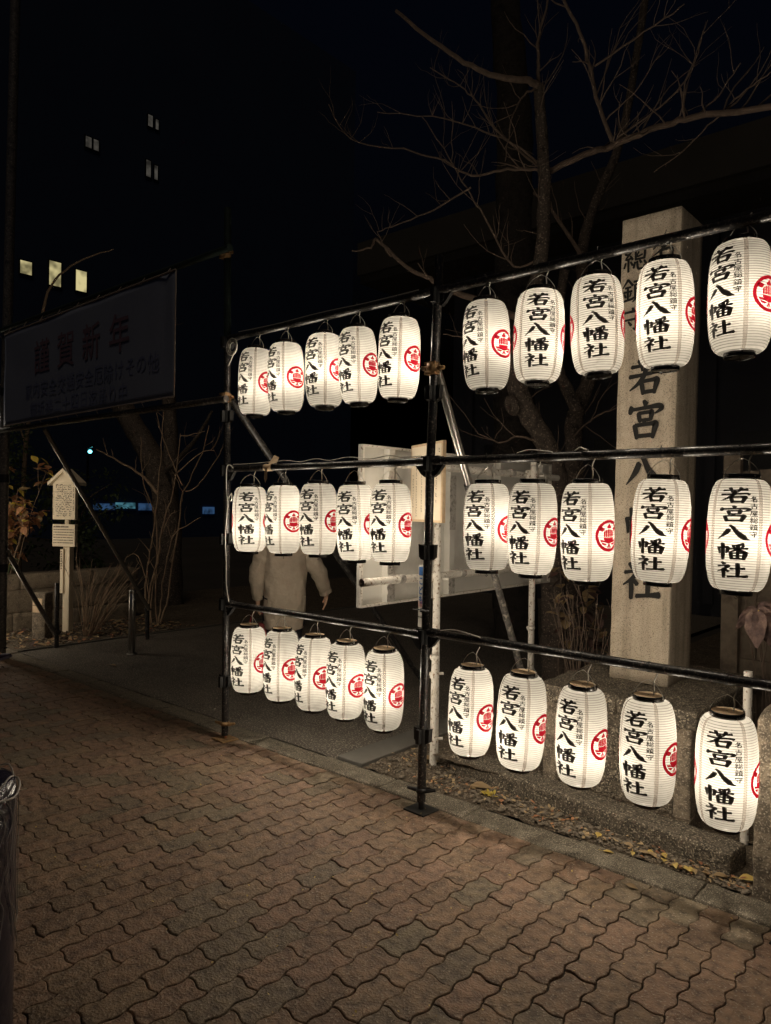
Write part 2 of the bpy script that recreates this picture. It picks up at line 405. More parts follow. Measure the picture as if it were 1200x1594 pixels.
BRUSH.update({
 '名': [[(40,0,10),(28,22,9),(6,44,4)], [(36,15,8),(72,13,11),(48,46,9),(2,74,3)], [(32,28,7),(48,42,10)], [(38,56,10),(40,97,9)], [(38,56,8),(84,54,11),(80,96,9)], [(40,90,8),(80,89,8)]],
 '古': [[(3,27,8),(97,23,10)], [(50,1,11),(50,54,9)], [(22,54,10),(25,99,9)], [(22,54,8),(80,53,12),(76,98,9)], [(25,91,8),(78,90,8)]],
 '屋': [[(16,7,8),(86,6,10),(84,27,7)], [(18,26,7),(84,25,7)], [(16,7,9),(14,50,9),(1,98,3)], [(26,42,7),(93,39,9)], [(54,42,6),(36,60,7),(76,56,7)], [(68,47,6),(82,62,9)], [(32,75,7),(88,72,8)], [(59,60,8),(59,94,8)], [(18,97,8),(100,94,10)]],
 '総': [[(24,1,8),(8,22,7),(26,25,6)], [(37,13,7),(10,45,7),(40,41,7)], [(30,31,6),(41,49,8)], [(22,44,8),(22,100,8)], [(10,60,7),(3,82,7)], [(32,58,6),(41,74,8)], [(61,3,9),(46,29,5)], [(78,3,7),(98,27,10)], [(72,23,7),(53,48,7),(90,43,7)], [(82,35,6),(94,51,9)], [(52,62,8),(45,87,8)], [(61,60,8),(64,87,8),(72,95,8),(90,92,8),(92,79,4)], [(72,57,7),(79,69,9)], [(92,61,7),(100,77,9)]],
 '鎮': [[(25,1,9),(1,35,4)], [(25,1,7),(46,29,9)], [(12,36,7),(38,34,7)], [(5,55,7),(43,52,8)], [(24,36,8),(24,88,8)], [(9,62,6),(14,77,8)], [(38,60,7),(33,75,5)], [(1,93,8),(47,86,8)], [(50,14,7),(99,11,9)], [(75,0,9),(72,28,7)], [(56,28,8),(57,78,8)], [(56,28,6),(91,27,9),(91,78,8)], [(57,44,6),(88,43,6)], [(57,59,6),(88,58,6)], [(57,73,6),(88,72,6)], [(45,83,7),(102,80,9)], [(62,85,8),(46,100,4)], [(81,85,6),(99,100,9)]],
 '守': [[(48,0,7),(53,13,12)], [(9,16,8),(6,36,9)], [(10,19,7),(93,15,11),(83,36,4)], [(13,52,7),(94,47,10)], [(65,33,10),(65,93,10),(50,87,4)], [(30,59,7),(43,76,10)]],
})
BRUSH['總'] = BRUSH['総'][:6] + [[(74,0,8),(62,13,5)], [(54,14,8),(55,54,8)], [(54,14,6),(92,13,9),(92,54,8)], [(68,20,6),(60,40,6),(84,34,6)], [(55,51,7),(92,51,7)]] + BRUSH['総'][10:]
_glyphs = {}
def glyph(ch, bold=.02):
    """a character from the built-in typeface as triangles, box about 1 wide, baseline 0"""
    key = (ch, bold)
    if key not in _glyphs:
        cu = bpy.data.curves.new('letter', 'FONT'); cu.body = ch; cu.size = 1.0; cu.offset = bold; cu.resolution_u = 3
        o = bpy.data.objects.new('letter', cu); C.objects.link(o)
        bpy.context.view_layer.update()
        me = bpy.data.meshes.new_from_object(o.evaluated_get(bpy.context.evaluated_depsgraph_get()))
        vv = [(v.co.x, v.co.y) for v in me.vertices]; ff = [tuple(p.vertices) for p in me.polygons]
        bpy.data.objects.remove(o); bpy.data.curves.remove(cu); bpy.data.meshes.remove(me)
        if vv:
            xs = [a for a, _ in vv]; ys = [b for _, b in vv]
            cx, cy = (min(xs)+max(xs))/2, (min(ys)+max(ys))/2
            vv = [(a-cx, b-cy) for a, b in vv]
        _glyphs[key] = (vv, ff)
    return _glyphs[key]

def lantern_radius(z, H=.440, R=.1185, r0=.062, n=2.9):
    t = min(1.0, abs(z)/(H/2))
    return r0 + (R-r0)*(1-t**n)**(1/n)

def wrap(vv2, ff2, off, step_x=.006, step_z=.008):
    """lay a flat drawing (metres, x right, z up, from the lantern's front) round the paper"""
    bm = bmesh.new()
    vs_ = [bm.verts.new((x, 0, z)) for x, z in vv2]
    for q in ff2:
        try: bm.faces.new([vs_[i] for i in q])
        except ValueError: pass
    for ax, step in ((0, step_x), (2, step_z)):
        lo = min(v.co[ax] for v in bm.verts); hi = max(v.co[ax] for v in bm.verts)
        k = math.ceil(lo/step)
        while k*step < hi:
            co = Vector((0,0,0)); co[ax] = k*step; no = Vector((0,0,0)); no[ax] = 1
            bmesh.ops.bisect_plane(bm, geom=bm.verts[:]+bm.edges[:]+bm.faces[:], dist=1e-6, plane_co=co, plane_no=no)
            k += 1
    bm.verts.index_update()
    out = []
    for v in bm.verts:
        a = v.co.x/.1185; q = lantern_radius(v.co.z) + off
        out.append((q*math.sin(a), -q*math.cos(a), v.co.z))
    ff = [tuple(v.index for v in q.verts) for q in bm.faces]
    bm.free()
    return out, ff

def make_lantern():
    root = empty('paper_lantern')
    H = .440
    # --- ribbed paper
    mb = MB(); nr = 44; prof = []; mats = []
    pitch_ = H/nr
    for i in range(nr):
        z0 = -H/2 + i*pitch_
        for k, (fz, bump_) in enumerate(((0.0, 0.0), (.24, .0010), (.45, .0004), (.75, .0004))):
            z = z0 + fz*pitch_
            prof.append((lantern_radius(z) - .0012 + bump_, z))
            mats.append(1 if k in (0,) else 0)
    prof.append((lantern_radius(H/2), H/2))
    mb.lathe(prof, 64, mats=mats)
    shade = mb.build('paper_shade', [M_['paper'], M_['rib']], root)
    # --- main lettering, five brushed characters down the front
    mb = MB(); k = 0
    for i, ch in enumerate('若宮八幡社'):
        zc = .152 - i*.0722
        cw, chh = .109, .063
        for st in BRUSH[ch]:
            v2, f2 = ribbon([(a, b, c*1.18+.6) for a, b, c in st])
            vv = [((p.x-50)/100*cw - .008, zc - (p.y-50)/100*chh) for p in v2]
            o3, f3 = wrap(vv, f2, .0014 + .00005*k, .008, .009); k += 1
            mb.add(o3, f3)
    for i, ch in enumerate('名古屋総鎮守'):
        for st in BRUSH[ch]:
            v2, f2 = ribbon([(a, b, c*1.25+1.0) for a, b, c in st], 3)
            vv = [((p.x-50)/100*.0285 + .0625, .138 - i*.0268 - (p.y-50)/100*.0222) for p in v2]
            o3, f3 = wrap(vv, f2, .0014 + .00003*k, .012, .012); k += 1
            mb.add(o3, f3)
    mb.build('lettering', M_['brush'], root)
    # --- red crests at both sides
    for sgn in (1, -1):
        mb = MB()
        def shape(pts, lift=0.0):
            S = .071
            vv = [(x*S + sgn*.1185*math.pi/2, -.012 + y*S) for x, y in pts]
            o3, f3 = wrap(vv, [tuple(range(len(pts)))], .0014 + lift, .01, .012)
            mb.add(o3, f3)
        def arc(cx, cy, q, a0, a1, n):
            return [(cx+q*math.cos(a0+(a1-a0)*i/n), cy+q*math.sin(a0+(a1-a0)*i/n)) for i in range(n+1)]
        nseg = 36
        for i in range(nseg):
            a0, a1 = 2*math.pi*i/nseg, 2*math.pi*(i+1)/nseg
            shape([(math.cos(a0)*.81, math.sin(a0)*.81), (math.cos(a0), math.sin(a0)), (math.cos(a1), math.sin(a1)), (math.cos(a1)*.81, math.sin(a1)*.81)])
        # fruit: ribs over a bowl
        for i in range(6):
            x0 = -.46 + i*.92/6 + .012; x1 = -.46 + (i+1)*.92/6 - .012
            yt = lambda x: .08 + .32*math.sqrt(max(0, 1-(x/.49)**2))
            yb = lambda x: -.05 - .02*math.sqrt(max(0, 1-(x/.49)**2))
            shape([(x0, yb(x0)), (x1, yb(x1)), (x1, yt(x1)), ((x0+x1)/2, yt((x0+x1)/2)+.03), (x0, yt(x0))])
        shape(arc(0, -.02, .47, math.pi*1.08, math.pi*1.92, 12) + [(.42, -.095), (0, -.12), (-.42, -.095)])
        # three leaves over the fruit
        shape([(-.15, .46), (.15, .46), (.20, .54), (.09, .66), (0, .77), (-.09, .66), (-.20, .54)])
        for q in (1, -1):
            shape([(q*.34, .44), (q*.49, .26), (q*.62, .28), (q*.75, .36), (q*.72, .52), (q*.56, .55)][::q])
            shape([(q*.15, -.46), (q*.24, -.36), (q*.44, -.27), (q*.70, -.24), (q*.64, -.36), (q*.34, -.41)][::q])
            shape([(q*.17, -.50), (q*.36, -.45), (q*.62, -.40), (q*.52, -.54), (q*.32, -.60)][::q])
            shape([(0, -.52), (q*.06, -.52), (q*.19, -.74), (q*.09, -.76)][::q])
        shape([(-.035, -.78), (.035, -.78), (.03, -.50), (-.03, -.50)])
        mb.build('crest', M_['crest'], root)
    # --- top ring with its wooden lid, bottom ring with a bar
    mb = MB()
    zt = H/2
    mb.lathe([(.058, zt-.002), (.0655, zt-.002), (.0665, zt), (.0665, zt+.0185), (.0655, zt+.0205), (.061, zt+.0205), (.061, zt+.002)], 40)
    ring = mb.build('top_ring', M_['lacquer'], root)
    mb = MB(); mb.lathe([(.0608, zt+.0195), (0.004, zt+.0195)], 32); mb.lathe([(.0608, zt+.013), (0.010, zt+.013)], 32, mat=1)  # underside coloured black so its lit wood does not show through the paper
    mb.build('wooden_lid', [M_['lantern_wood'], M_['lacquer']], root)
    mb = MB()
    mb.lathe([(.050, -zt+.002), (.0575, -zt+.002), (.0585, -zt), (.0585, -zt-.017), (.0575, -zt-.019), (.054, -zt-.019), (.052, -zt-.002)], 40)
    mb.build('bottom_ring', M_['lacquer'], root)
    mb = MB()
    mb.box((-.0525, -.015, -zt-.016), (.0525, .015, -zt-.010)); mb.box((-.012, -.0515, -zt-.0155), (.012, .0515, -zt-.0105))
    mb.tube([(0,0,-zt-.016), (0,0,-zt-.024), (.006,0,-zt-.031), (0,0,-zt-.036), (-.006,0,-zt-.031)], .0013, 6)
    mb.build('base_bar', M_['lacquer'], root)
    # --- wire bail and flex
    mb = MB(); top = zt + .083
    mb.tube(smooth_line([(-.066,0,zt+.008), (-.062,0,zt+.030), (-.036,0,zt+.064), (-.006,0,top), (.006,0,top), (.036,0,zt+.064), (.062,0,zt+.030), (.066,0,zt+.008)], 4), .0016, 6)
    mb.build('wire_bail', M_['wire'], root)
    mb = MB()
    mb.tube(smooth_line([(.020,.006,zt+.014), (.026,.004,zt+.045), (.023,.002,zt+.075), (.030,.0,zt+.094), (.036,.012,zt+.118)], 4), .0030, 6)
    mb.build('flex', M_['cord'], root)
    for nm, e, z in (('inner_light', 6.4, -.070), ('upper_fill', 3.6, .088)):  # upper light is added to even the glow along the paper
        ld = bpy.data.lights.new(nm, 'POINT'); ld.energy = e; ld.color = (1.0, .87, .69); ld.shadow_soft_size = .018
        lo = bpy.data.objects.new('inner_light', ld); C.objects.link(lo); lo.parent = root
        lo.location = (.0, .0, z)
    return root

CAM = Vector((2.4412, -3.1494, 1.6529))
LAN = {  # x, height of the body's middle, turn of the front against the line of sight
 'top':    [(-1.495,2.484,-49),(-1.187,2.483,-54),(-.829,2.487,-43),(-.546,2.485,-43),(-.228,2.489,-43),(.355,2.483,-45),(.655,2.486,-1),(.954,2.494,-1),(1.262,2.493,-15),(1.563,2.511,-35)],
 'middle': [(-1.537,1.558,-10),(-1.193,1.563,-56),(-.867,1.572,-37),(-.546,1.560,-33),(-.274,1.564,-35),(.376,1.561,-31),(.635,1.560,-30),(.922,1.554,-39),(1.259,1.570,-14),(1.575,1.563,-7)],
 'bottom': [(-1.530,.606,-40),(-1.192,.616,-55),(-.885,.613,-59),(-.609,.615,-49),(-.306,.612,-43),(.293,.607,-41),(.592,.615,-30),(.908,.614,-34),(1.22,.617,-26),(1.543,.609,-9)],
}
ORD = ['first', 'second', 'third', 'fourth', 'fifth', 'sixth', 'seventh', 'eighth', 'ninth', 'tenth']
proto = make_lantern()
first = True
rl = random.Random(3)
def hang(x, y, z, phi, label):
    global first
    o = proto if first else copy_tree(proto)
    first = False
    o.location = (x, y, z)
    v = CAM - Vector((x, y, z))
    o.rotation_euler = (rad(rl.uniform(-2.2, 2.2)), rad(rl.uniform(-2.4, 2.4)), math.atan2(v.y, v.x) + rad(phi) + math.pi/2)
    tag(o, label, 'lantern', 'paper lanterns hung in rows on the black scaffold')
    k = rl.uniform(.975, 1.025); o.scale = (k, k, rl.uniform(.985, 1.015))
    for ch in o.children:
        if ch.type == 'LIGHT':
            ch.data = ch.data.copy(); ch.data.energy *= rl.uniform(.82, 1.22)
            a = rl.uniform(0, 6.28); d = rl.uniform(.004, .034)
            ch.location = (d*math.cos(a), d*math.sin(a), ch.location.z + rl.uniform(-.03, .03))
    return o
for row in ('top', 'middle', 'bottom'):
    for i, (x, z, phi) in enumerate(LAN[row]):
        side = 'left of' if i < 5 else 'right of'
        hang(x, 0.0, z, phi, 'white paper lantern, %s from left on the %s rail %s the middle post' % (ORD[i % 5], row, side))
# unseen lanterns added past the banner gate to light the sign, wall and shrubs
for row, z in (('top', 2.485), ('middle', 1.56), ('bottom', .61)):
    for i in range(4):
        far_l = hang(-6.13 - .33*i, 0.0, z, rl.uniform(-50, -10), 'added unseen lantern on the %s rail beyond the banner, %s from the tall far post' % (row, ORD[i]))

# ------------------------------------------------------------------ scaffold
sca = empty('lantern_scaffold', (0,0,0))
tag(sca, 'black scaffold of pipe posts and rails carrying the rows of lanterns', 'scaffold')
PR = .0243
posts = [((-1.783,0,.03), (-1.800,0,1.9), (-1.834,0,3.745), PR), ((-.022,0,.05), (0.006,0,1.9), (.046,0,3.01), PR), ((1.80,0,.03), (1.82,0,1.9), (1.83,0,3.0), PR),
         ((-5.655,0,.03), (-5.640,0,1.9), (-5.45,0,7.8), .048), ((-7.45,0,.03), (-7.45,0,1.9), (-7.45,0,3.1), PR)]
def post_x(i, z):
    a, b, c, _ = posts[i]
    if z < b[2]: t = (z-a[2])/(b[2]-a[2]); return a[0]+(b[0]-a[0])*t
    t = (z-b[2])/(c[2]-b[2]); return b[0]+(c[0]-b[0])*t
for i, (a, b, c, q) in enumerate(posts):
    if i == 0:   # lower black part, dark green extension spigoted on above the top rail
        mb = MB(); mb.tube([a, b, (post_x(0, 2.80),0,2.80)], q, 16); mb.build('post', M_['black_pipe'], sca)
        mb = MB(); mb.tube([(post_x(0, 2.80),0,2.80), c], .0255, 16); mb.build('post_extension', M_['green_pipe'], sca)
    else:
        mb = MB(); mb.tube([a, b, c], q, 16); mb.build('post', M_['stay' if i == 3 else 'black_pipe'], sca)
    # jack base: plate, thread and wing nut
    pb = MB()
    x = a[0]
    pb.tube([(x,0,.006), (x,0,.20)], .016, 12)
    pb.tube([(x-.075,-.028,.115), (x-.02,-.006,.108), (x+.02,.006,.108), (x+.075,.028,.120)], [.008,.013,.013,.008], 8)
    pb.lathe([(.0, .10), (.030,.10), (.030,.125), (.0,.125)], 14)
    for k in range(len(pb.v)-14*4, len(pb.v)): pb.v[k] = (pb.v[k][0]+x, pb.v[k][1], pb.v[k][2])
    pl = [(-.075,-.062), (.07,-.07), (.078,.06), (-.068,.07)]
    pb.add([(x+px, py, .002) for px, py in pl] + [(x+px*.98, py*.98, .009) for px, py in pl], [(3,2,1,0),(4,5,6,7),(0,1,5,4),(1,2,6,5),(2,3,7,6),(3,0,4,7)])
    pb.build('base_plate', M_['rust'] if i == 0 else M_['coupler'], sca)
    # wedge sockets down the post
    for z in ((2.80, 2.28, 1.90, 1.42, .96, .42) if i in (0, 1, 2) else (2.8, 1.9, .96)):
        cb = MB(); px = post_x(i, z)
        cb.tube([(px,0,z-.05), (px,0,z+.035)], q+.007, 14)
        for sx in (-1, 1):
            cb.add([(px+sx*.026,-.016,z-.052), (px+sx*.050,-.016,z-.036), (px+sx*.054,-.016,z+.034), (px+sx*.026,-.016,z+.030),
                    (px+sx*.026,.016,z-.052), (px+sx*.050,.016,z-.036), (px+sx*.054,.016,z+.034), (px+sx*.026,.016,z+.030)],
                   [(0,1,2,3),(7,6,5,4),(0,4,5,1),(1,5,6,2),(2,6,7,3),(3,7,4,0)])
        cb.box((px-.012,-.052,z-.046), (px+.012,-.026,z+.030))
        cb.build('wedge_socket', M_['coupler'], sca)
RAILZ = [(2.82, 2.818), (1.904, 1.9045), (.959, .977)]
for (i0, i1) in ((0, 1), (1, 2), (4, 3)):
    for k, (zl, zr) in enumerate(RAILZ):
        z = zr if (i0, i1) == (1, 2) else zl
        xa, xb = post_x(i0, z), post_x(i1, z)
        mb = MB()
        mb.tube([(xa+.052,0,z), (xb-.052,0,z)], .0220, 16)
        mb.tube([(xa+.026,0,z), (xa+.085,0,z)], .0262, 14); mb.tube([(xb-.085,0,z), (xb-.026,0,z)], .0262, 14)
        for q in range(1, 8):   # joints and tape bands
            xx = xa + (xb-xa)*(q+RND.uniform(-.3,.3))/8
            mb.tube([(xx-.006,0,z), (xx+.006,0,z)], .0229, 14)
        mb.build('rail', M_['black_pipe'], sca)
        # wedge head plates at both ends
        for xx, s in ((xa, 1), (xb, -1)):
            hb = MB()
            hb.add([(xx+s*.03,-.012,z-.085),(xx+s*.055,-.012,z-.07),(xx+s*.095,-.012,z-.022),(xx+s*.03,-.012,z+.03),
                    (xx+s*.03,.012,z-.085),(xx+s*.055,.012,z-.07),(xx+s*.095,.012,z-.022),(xx+s*.03,.012,z+.03)],
                   [(0,1,2,3),(7,6,5,4),(0,4,5,1),(1,5,6,2),(2,6,7,3),(3,7,4,0)])
            hb.build('wedge_head', M_['coupler'], sca)
# pipes that hold the banner, between the far post and the left post
for z, ov, m in ((3.431, .10, 'green_pipe'), (2.388, .06, 'stay_dark')):
    mb = MB()
    mb.tube([(post_x(3, z)-.05, -.052, z), (post_x(0, z)+ov, -.052, z)], PR, 14)
    mb.build('banner_rail', M_[m], sca)
# swivel couplers (bare gold steel)
def clamp(x, y, z, name='swivel_clamp', m='rust'):
    cb = MB()
    cb.box((x-.040, y-.030, z-.034), (x+.030, y+.012, z-.020)); cb.box((x-.040, y-.030, z+.020), (x+.030, y+.012, z+.034))
    cb.tube([(x-.045,y-.035,z), (x-.045,y+.02,z)], .013, 8); cb.tube([(x+.052,y-.02,z-.004), (x+.052,y+.02,z+.004)], .012, 8)
    cb.tube([(x-.07,y-.01,z+.012), (x-.02,y-.02,z+.006)], .007, 6); cb.tube([(x+.03,y-.012,z), (x+.085,y-.016,z)], .006, 6)
    cb.lathe([(.030,-.026),(.037,-.026),(.037,.026),(.030,.026)], 16)
    n = 16*4
    for k in range(len(cb.v)-n, len(cb.v)): cb.v[k] = (cb.v[k][0]+x, cb.v[k][1]+y, cb.v[k][2]+z)
    return cb.build(name, M_[m], sca)
clamp(post_x(0, 2.405), -.01, 2.405); clamp(post_x(1, 2.403), -.01, 2.403); clamp(post_x(0, 3.431), -.015, 3.42); clamp(post_x(3, 2.388), -.01, 2.388, m='coupler')
# raking stays, bolted at the clamps and running back to the ground
def stay(p0, p1, q=.0215, m='stay'):
    mb = MB(); mb.tube([p0, p1], q, 14); return mb.build('stay', M_[m], sca)
stay((0.012, .03, 2.425), (.0, .53, 1.50), .024, 'steel')
stay((.0, .515, 1.53), (.0, 1.31, .02), .0215, 'stay_dark')
mb = MB(); mb.tube([(.0,.37,1.795), (.0,.405,1.73)], .028, 14); mb.tube([(.0,.50,1.56), (.0,.54,1.485)], .029, 14); mb.build('stay_collar', M_['coupler'], sca)
stay((-1.80, .03, 2.392), (-1.80, 2.27, .02), .0255, 'black_pipe')
stay((-4.736, .02, 2.36), (-5.565, 1.67, .365), .0225, 'steel')
stay((-5.628, .03, 1.14), (-5.872, .67, .15), .026, 'stay')
# straps and loose ends of tape on the rails
tb = MB()
for (x, z, w) in ((-1.36, 1.904, .045), (-1.32, 1.904, .03)):
    tb.tube([(x-w/2,0,z), (x+w/2,0,z)], .0245, 12)
tb.add([(-1.36,-.026,1.90),(-1.33,-.027,1.90),(-1.325,-.03,1.83),(-1.345,-.03,1.80),(-1.36,-.028,1.83)], [(0,1,2,3,4)])
tb.add([(-1.33,-.02,1.925),(-1.24,-.024,1.93),(-1.23,-.01,1.965),(-1.29,0,1.985)], [(0,1,2,3)])
tb.build('binding_cloth', M_['wood_tan'], sca)
for row, (zl, zr) in zip(('top', 'middle', 'bottom'), RAILZ):
    for i, (x, z, phi) in enumerate(LAN[row]):
        zz = zl if i < 5 else zr
        tb = MB(); tb.tube([(x-.005,0,zz), (x+.005,0,zz)], .0236, 10)
        tb.tube([(x,-.022,zz+.012), (x+.012,-.03,zz+.03)], .0016, 5)
        tb.build('cable_tie', M_['coupler'], sca)
# white power cable looped over the rails and down the left post
cb = MB()
for (z, xs) in ((1.904, [(-1.74,.35),(-1.52,.3),(-1.2,.8),(-1.05,.2),(-.9,.9),(-.78,.2),(-.62,.9),(-.45,.2),(-.3,.9),(-.2,.3),(-.07,.4)]),
                (2.82, [(-1.7,.5),(-1.3,.2),(-.9,.5),(-.5,.2),(-.1,.4)])):
    cb.tube(smooth_line([(x, .008, z+.024+.022*h) for x, h in xs], 4), .0032, 6)
cb.tube(smooth_line([(-1.70,-.02,1.905), (-1.735,-.028,1.93), (-1.765,-.03,1.90), (-1.762,-.03,1.74), (-1.745,-.03,1.66), (-1.752,-.03,1.60), (-1.77,-.03,1.42), (-1.755,-.03,1.25), (-1.75,-.03,1.10), (-1.72,-.03,.98)], 4), .0040, 6)
cb.tube(smooth_line([(-1.72,-.02,1.735), (-1.735,-.03,1.70), (-1.715,-.03,1.68), (-1.700,-.03,1.70), (-1.72,-.02,1.735)], 4), .0035, 6)
for k in range(3):
    q = .035+.012*k
    cb.tube([(-1.715+q*math.cos(a*.5), -.03-.004*k, 2.745+q*math.sin(a*.5)) for a in range(14)], .0045, 6)
cb.tube([(-1.69,-.03,2.715), (-1.76,-.03,2.62)], .004, 6)
pw = cb.build('power_cable', M_['cord'])
tag(pw, 'white power cable looped along the scaffold rails and down the left post', 'cable')
for (xa, xb, z, lab) in ((.10, .36, .977, 'white cable loop lying on the lowest rail right of the middle post'), (.86, .93, 1.9045, 'tiny white cable loop on the middle rail above the third right lantern'),
                         (.55, .75, 1.9045, 'short length of white cable along the middle rail above the second right lantern')):
    cb = MB()
    cb.tube(smooth_line([(xa,-.01,z+.022), ((xa*2+xb)/3,-.012,z+.036), ((xa+2*xb)/3,-.018,z+.030), (xb,-.02,z+.02)], 4), .0038, 6)
    tag(cb.build('power_cable', M_['cord']), lab, 'cable')

# ------------------------------------------------------------------ ground
mb = MB(); mb.add([(-300,-300,-.06),(300,-300,-.06),(300,300,-.06),(-300,300,-.06)], [(0,1,2,3)])
tag(mb.build('ground', M_['tarmac_far']), kind='structure')

def paver_mat():
    m, t, b = mat('brick_paver')
    at = N(t, 'ShaderNodeAttribute'); at.attribute_name = 'tint'
    tc = N(t, 'ShaderNodeTexCoord')
    n1 = N(t, 'ShaderNodeTexNoise'); n1.inputs['Scale'].default_value = 3.2; n1.inputs['Detail'].default_value = 6; t.links.new(tc.outputs['Object'], n1.inputs['Vector'])
    n2 = N(t, 'ShaderNodeTexNoise'); n2.inputs['Scale'].default_value = 105; n2.inputs['Detail'].default_value = 4; t.links.new(tc.outputs['Object'], n2.inputs['Vector'])
    n3 = N(t, 'ShaderNodeTexNoise'); n3.inputs['Scale'].default_value = 22; n3.inputs['Detail'].default_value = 6; t.links.new(tc.outputs['Object'], n3.inputs['Vector'])
    blot = ramp(t, n1.outputs['Fac'], [(.3, (.80,.80,.80)), (.7, (1.15,1.13,1.10))])
    m1 = N(t, 'ShaderNodeMix', data_type='RGBA', blend_type='MULTIPLY'); m1.inputs[0].default_value = 1
    t.links.new(at.outputs['Color'], m1.inputs[6]); t.links.new(blot, m1.inputs[7])
    fine = ramp(t, n3.outputs['Fac'], [(.33, (.50,.48,.46)), (.5, (.95,.93,.9)), (.68, (1.25,1.22,1.18))])
    m2 = N(t, 'ShaderNodeMix', data_type='RGBA', blend_type='MULTIPLY'); m2.inputs[0].default_value = 1
    t.links.new(m1.outputs[2], m2.inputs[6]); t.links.new(fine, m2.inputs[7])
    mr = N(t, 'ShaderNodeMapRange'); mr.inputs[1].default_value = .575; mr.inputs[2].default_value = .70; t.links.new(n2.outputs['Fac'], mr.inputs[0])
    m3 = N(t, 'ShaderNodeMix', data_type='RGBA'); t.links.new(mr.outputs[0], m3.inputs[0]); t.links.new(m2.outputs[2], m3.inputs[6]); m3.inputs[7].default_value = (.34,.28,.21,1)
    t.links.new(m3.outputs[2], b.inputs['Base Color'])
    rr = N(t, 'ShaderNodeMapRange'); rr.inputs[3].default_value = .55; rr.inputs[4].default_value = .9; t.links.new(n3.outputs['Fac'], rr.inputs[0]); t.links.new(rr.outputs[0], b.inputs['Roughness'])
    b.inputs['Specular IOR Level'].default_value = .35
    ad = N(t, 'ShaderNodeMath', operation='ADD'); t.links.new(n2.outputs['Fac'], ad.inputs[0])
    mu = N(t, 'ShaderNodeMath', operation='MULTIPLY'); t.links.new(n3.outputs['Fac'], mu.inputs[0]); mu.inputs[1].default_value = 2.0
    t.links.new(mu.outputs[0], ad.inputs[1])
    bp = N(t, 'ShaderNodeBump'); bp.inputs['Strength'].default_value = 1.0; bp.inputs['Distance'].default_value = .007
    t.links.new(ad.outputs[0], bp.inputs['Height']); t.links.new(bp.outputs[0], b.inputs['Normal'])
    return m
mb = MB()
mb.add([(-14,-9,-.013),(4,-9,-.013),(4,.068,-.013),(-14,.068,-.013)], [(0,1,2,3)])
tag(mb.build('paving_bed', M_['joint']), kind='structure')
U = .1165         # half a paver: every unit of edge carries the same S, so blocks laid either way lock together
BW = .120
def wave(pts, t):
    for (a, p), (b, q) in zip(pts, pts[1:]):
        if a <= t <= b: return p+(q-p)*(t-a)/(b-a)
    return 0
WV = [(0,0),(.10,-.0055),(.24,-.0092),(.38,-.0045),(.48,.001),(.60,.0060),(.76,.0095),(.90,.0050),(1,0)]
WH = [(0,0),(.10,.0045),(.22,.0062),(.34,.0025),(.46,-.0045),(.58,-.0090),(.72,-.0108),(.88,-.0055),(1,0)]
TS = [k/10 for k in range(10)]
pv, pf, tints, rb = [], [], [], random.Random(21)
def paver(x0, y0, w, h, nx, ny):
    cx, cy = x0 + w/2 - 2.4412, y0 + h/2 + 3.1494
    dz = cx*f.x + cy*f.y; dx = cx*r.x + cy*r.y
    if dz < 1.2 or abs(dx) > .56*dz + .9 or y0 > .045: return   # keep to what could be seen, with a wide margin
    ring = []
    for i in range(nx):
        for t in TS: ring.append((x0 + w*(i+t)/nx, y0 + wave(WH, t)))
    for i in range(ny):
        for t in TS: ring.append((x0 + w + wave(WV, t), y0 + h*(i+t)/ny))
    for i in reversed(range(nx)):
        for t in reversed(TS): ring.append((x0 + w*(i+t+.1)/nx, y0 + h + wave(WH, t+.1)))
    for i in reversed(range(ny)):
        for t in reversed(TS): ring.append((x0 + wave(WV, t+.1), y0 + h*(i+t+.1)/ny))
    g = .0021*rb.uniform(.55, 1.9)
    mx_, my_ = x0 + w/2 + rb.gauss(0,.0007), y0 + h/2 + rb.gauss(0,.0007)
    kx, ky = 1 - 2*g/w, 1 - 2*g/h
    ring = [(mx_ + (px-mx_)*kx, min(my_ + (py-my_)*ky, .064)) for px, py in ring]
    if max(p[1] for p in ring) - min(p[1] for p in ring) < .03: return
    hh = rb.gauss(0, .0012); tx, ty = rb.gauss(0, .008), rb.gauss(0, .008)
    n = len(ring); o = len(pv)
    def zz(px, py): return hh + tx*(px-mx_) + ty*(py-my_)
    for lv, (ins, dzv) in enumerate(((0,None),(0,-.0030),(.0018,-.0008),(.0042,0))):
        for px, py in ring:
            qx, qy = mx_+(px-mx_)*(1-2*ins/w), my_+(py-my_)*(1-2*ins/h)
            pv.append((qx, qy, -.018 if dzv is None else zz(px, py)+dzv))
    k = rb.random()
    if k < .55: c = (.205,.136,.095)
    elif k < .82: c = (.200,.140,.096)
    else: c = (.165,.130,.093)
    q = rb.uniform(.90, 1.10); c = (c[0]*q, c[1]*q*rb.uniform(.97,1.03), c[2]*q, 1)
    for lv in range(3):
        for i in range(n):
            i2 = (i+1) % n
            pf.append((o+lv*n+i2, o+lv*n+i, o+(lv+1)*n+i, o+(lv+1)*n+i2)); tints.append(c)
    pf.append(tuple(o+3*n+i for i in reversed(range(n)))); tints.append(c)
XB = .017 - 7*BW                  # running bond to the right of this line, herringbone to the left
for ci in range(-7, 26):
    for j in range(-22, 2):
        paver(.017 + ci*BW, (-.151 if ci % 2 else -.0345) + j*2*U, BW, 2*U, 1, 2)
Y0_ = -.0345 - 40*U
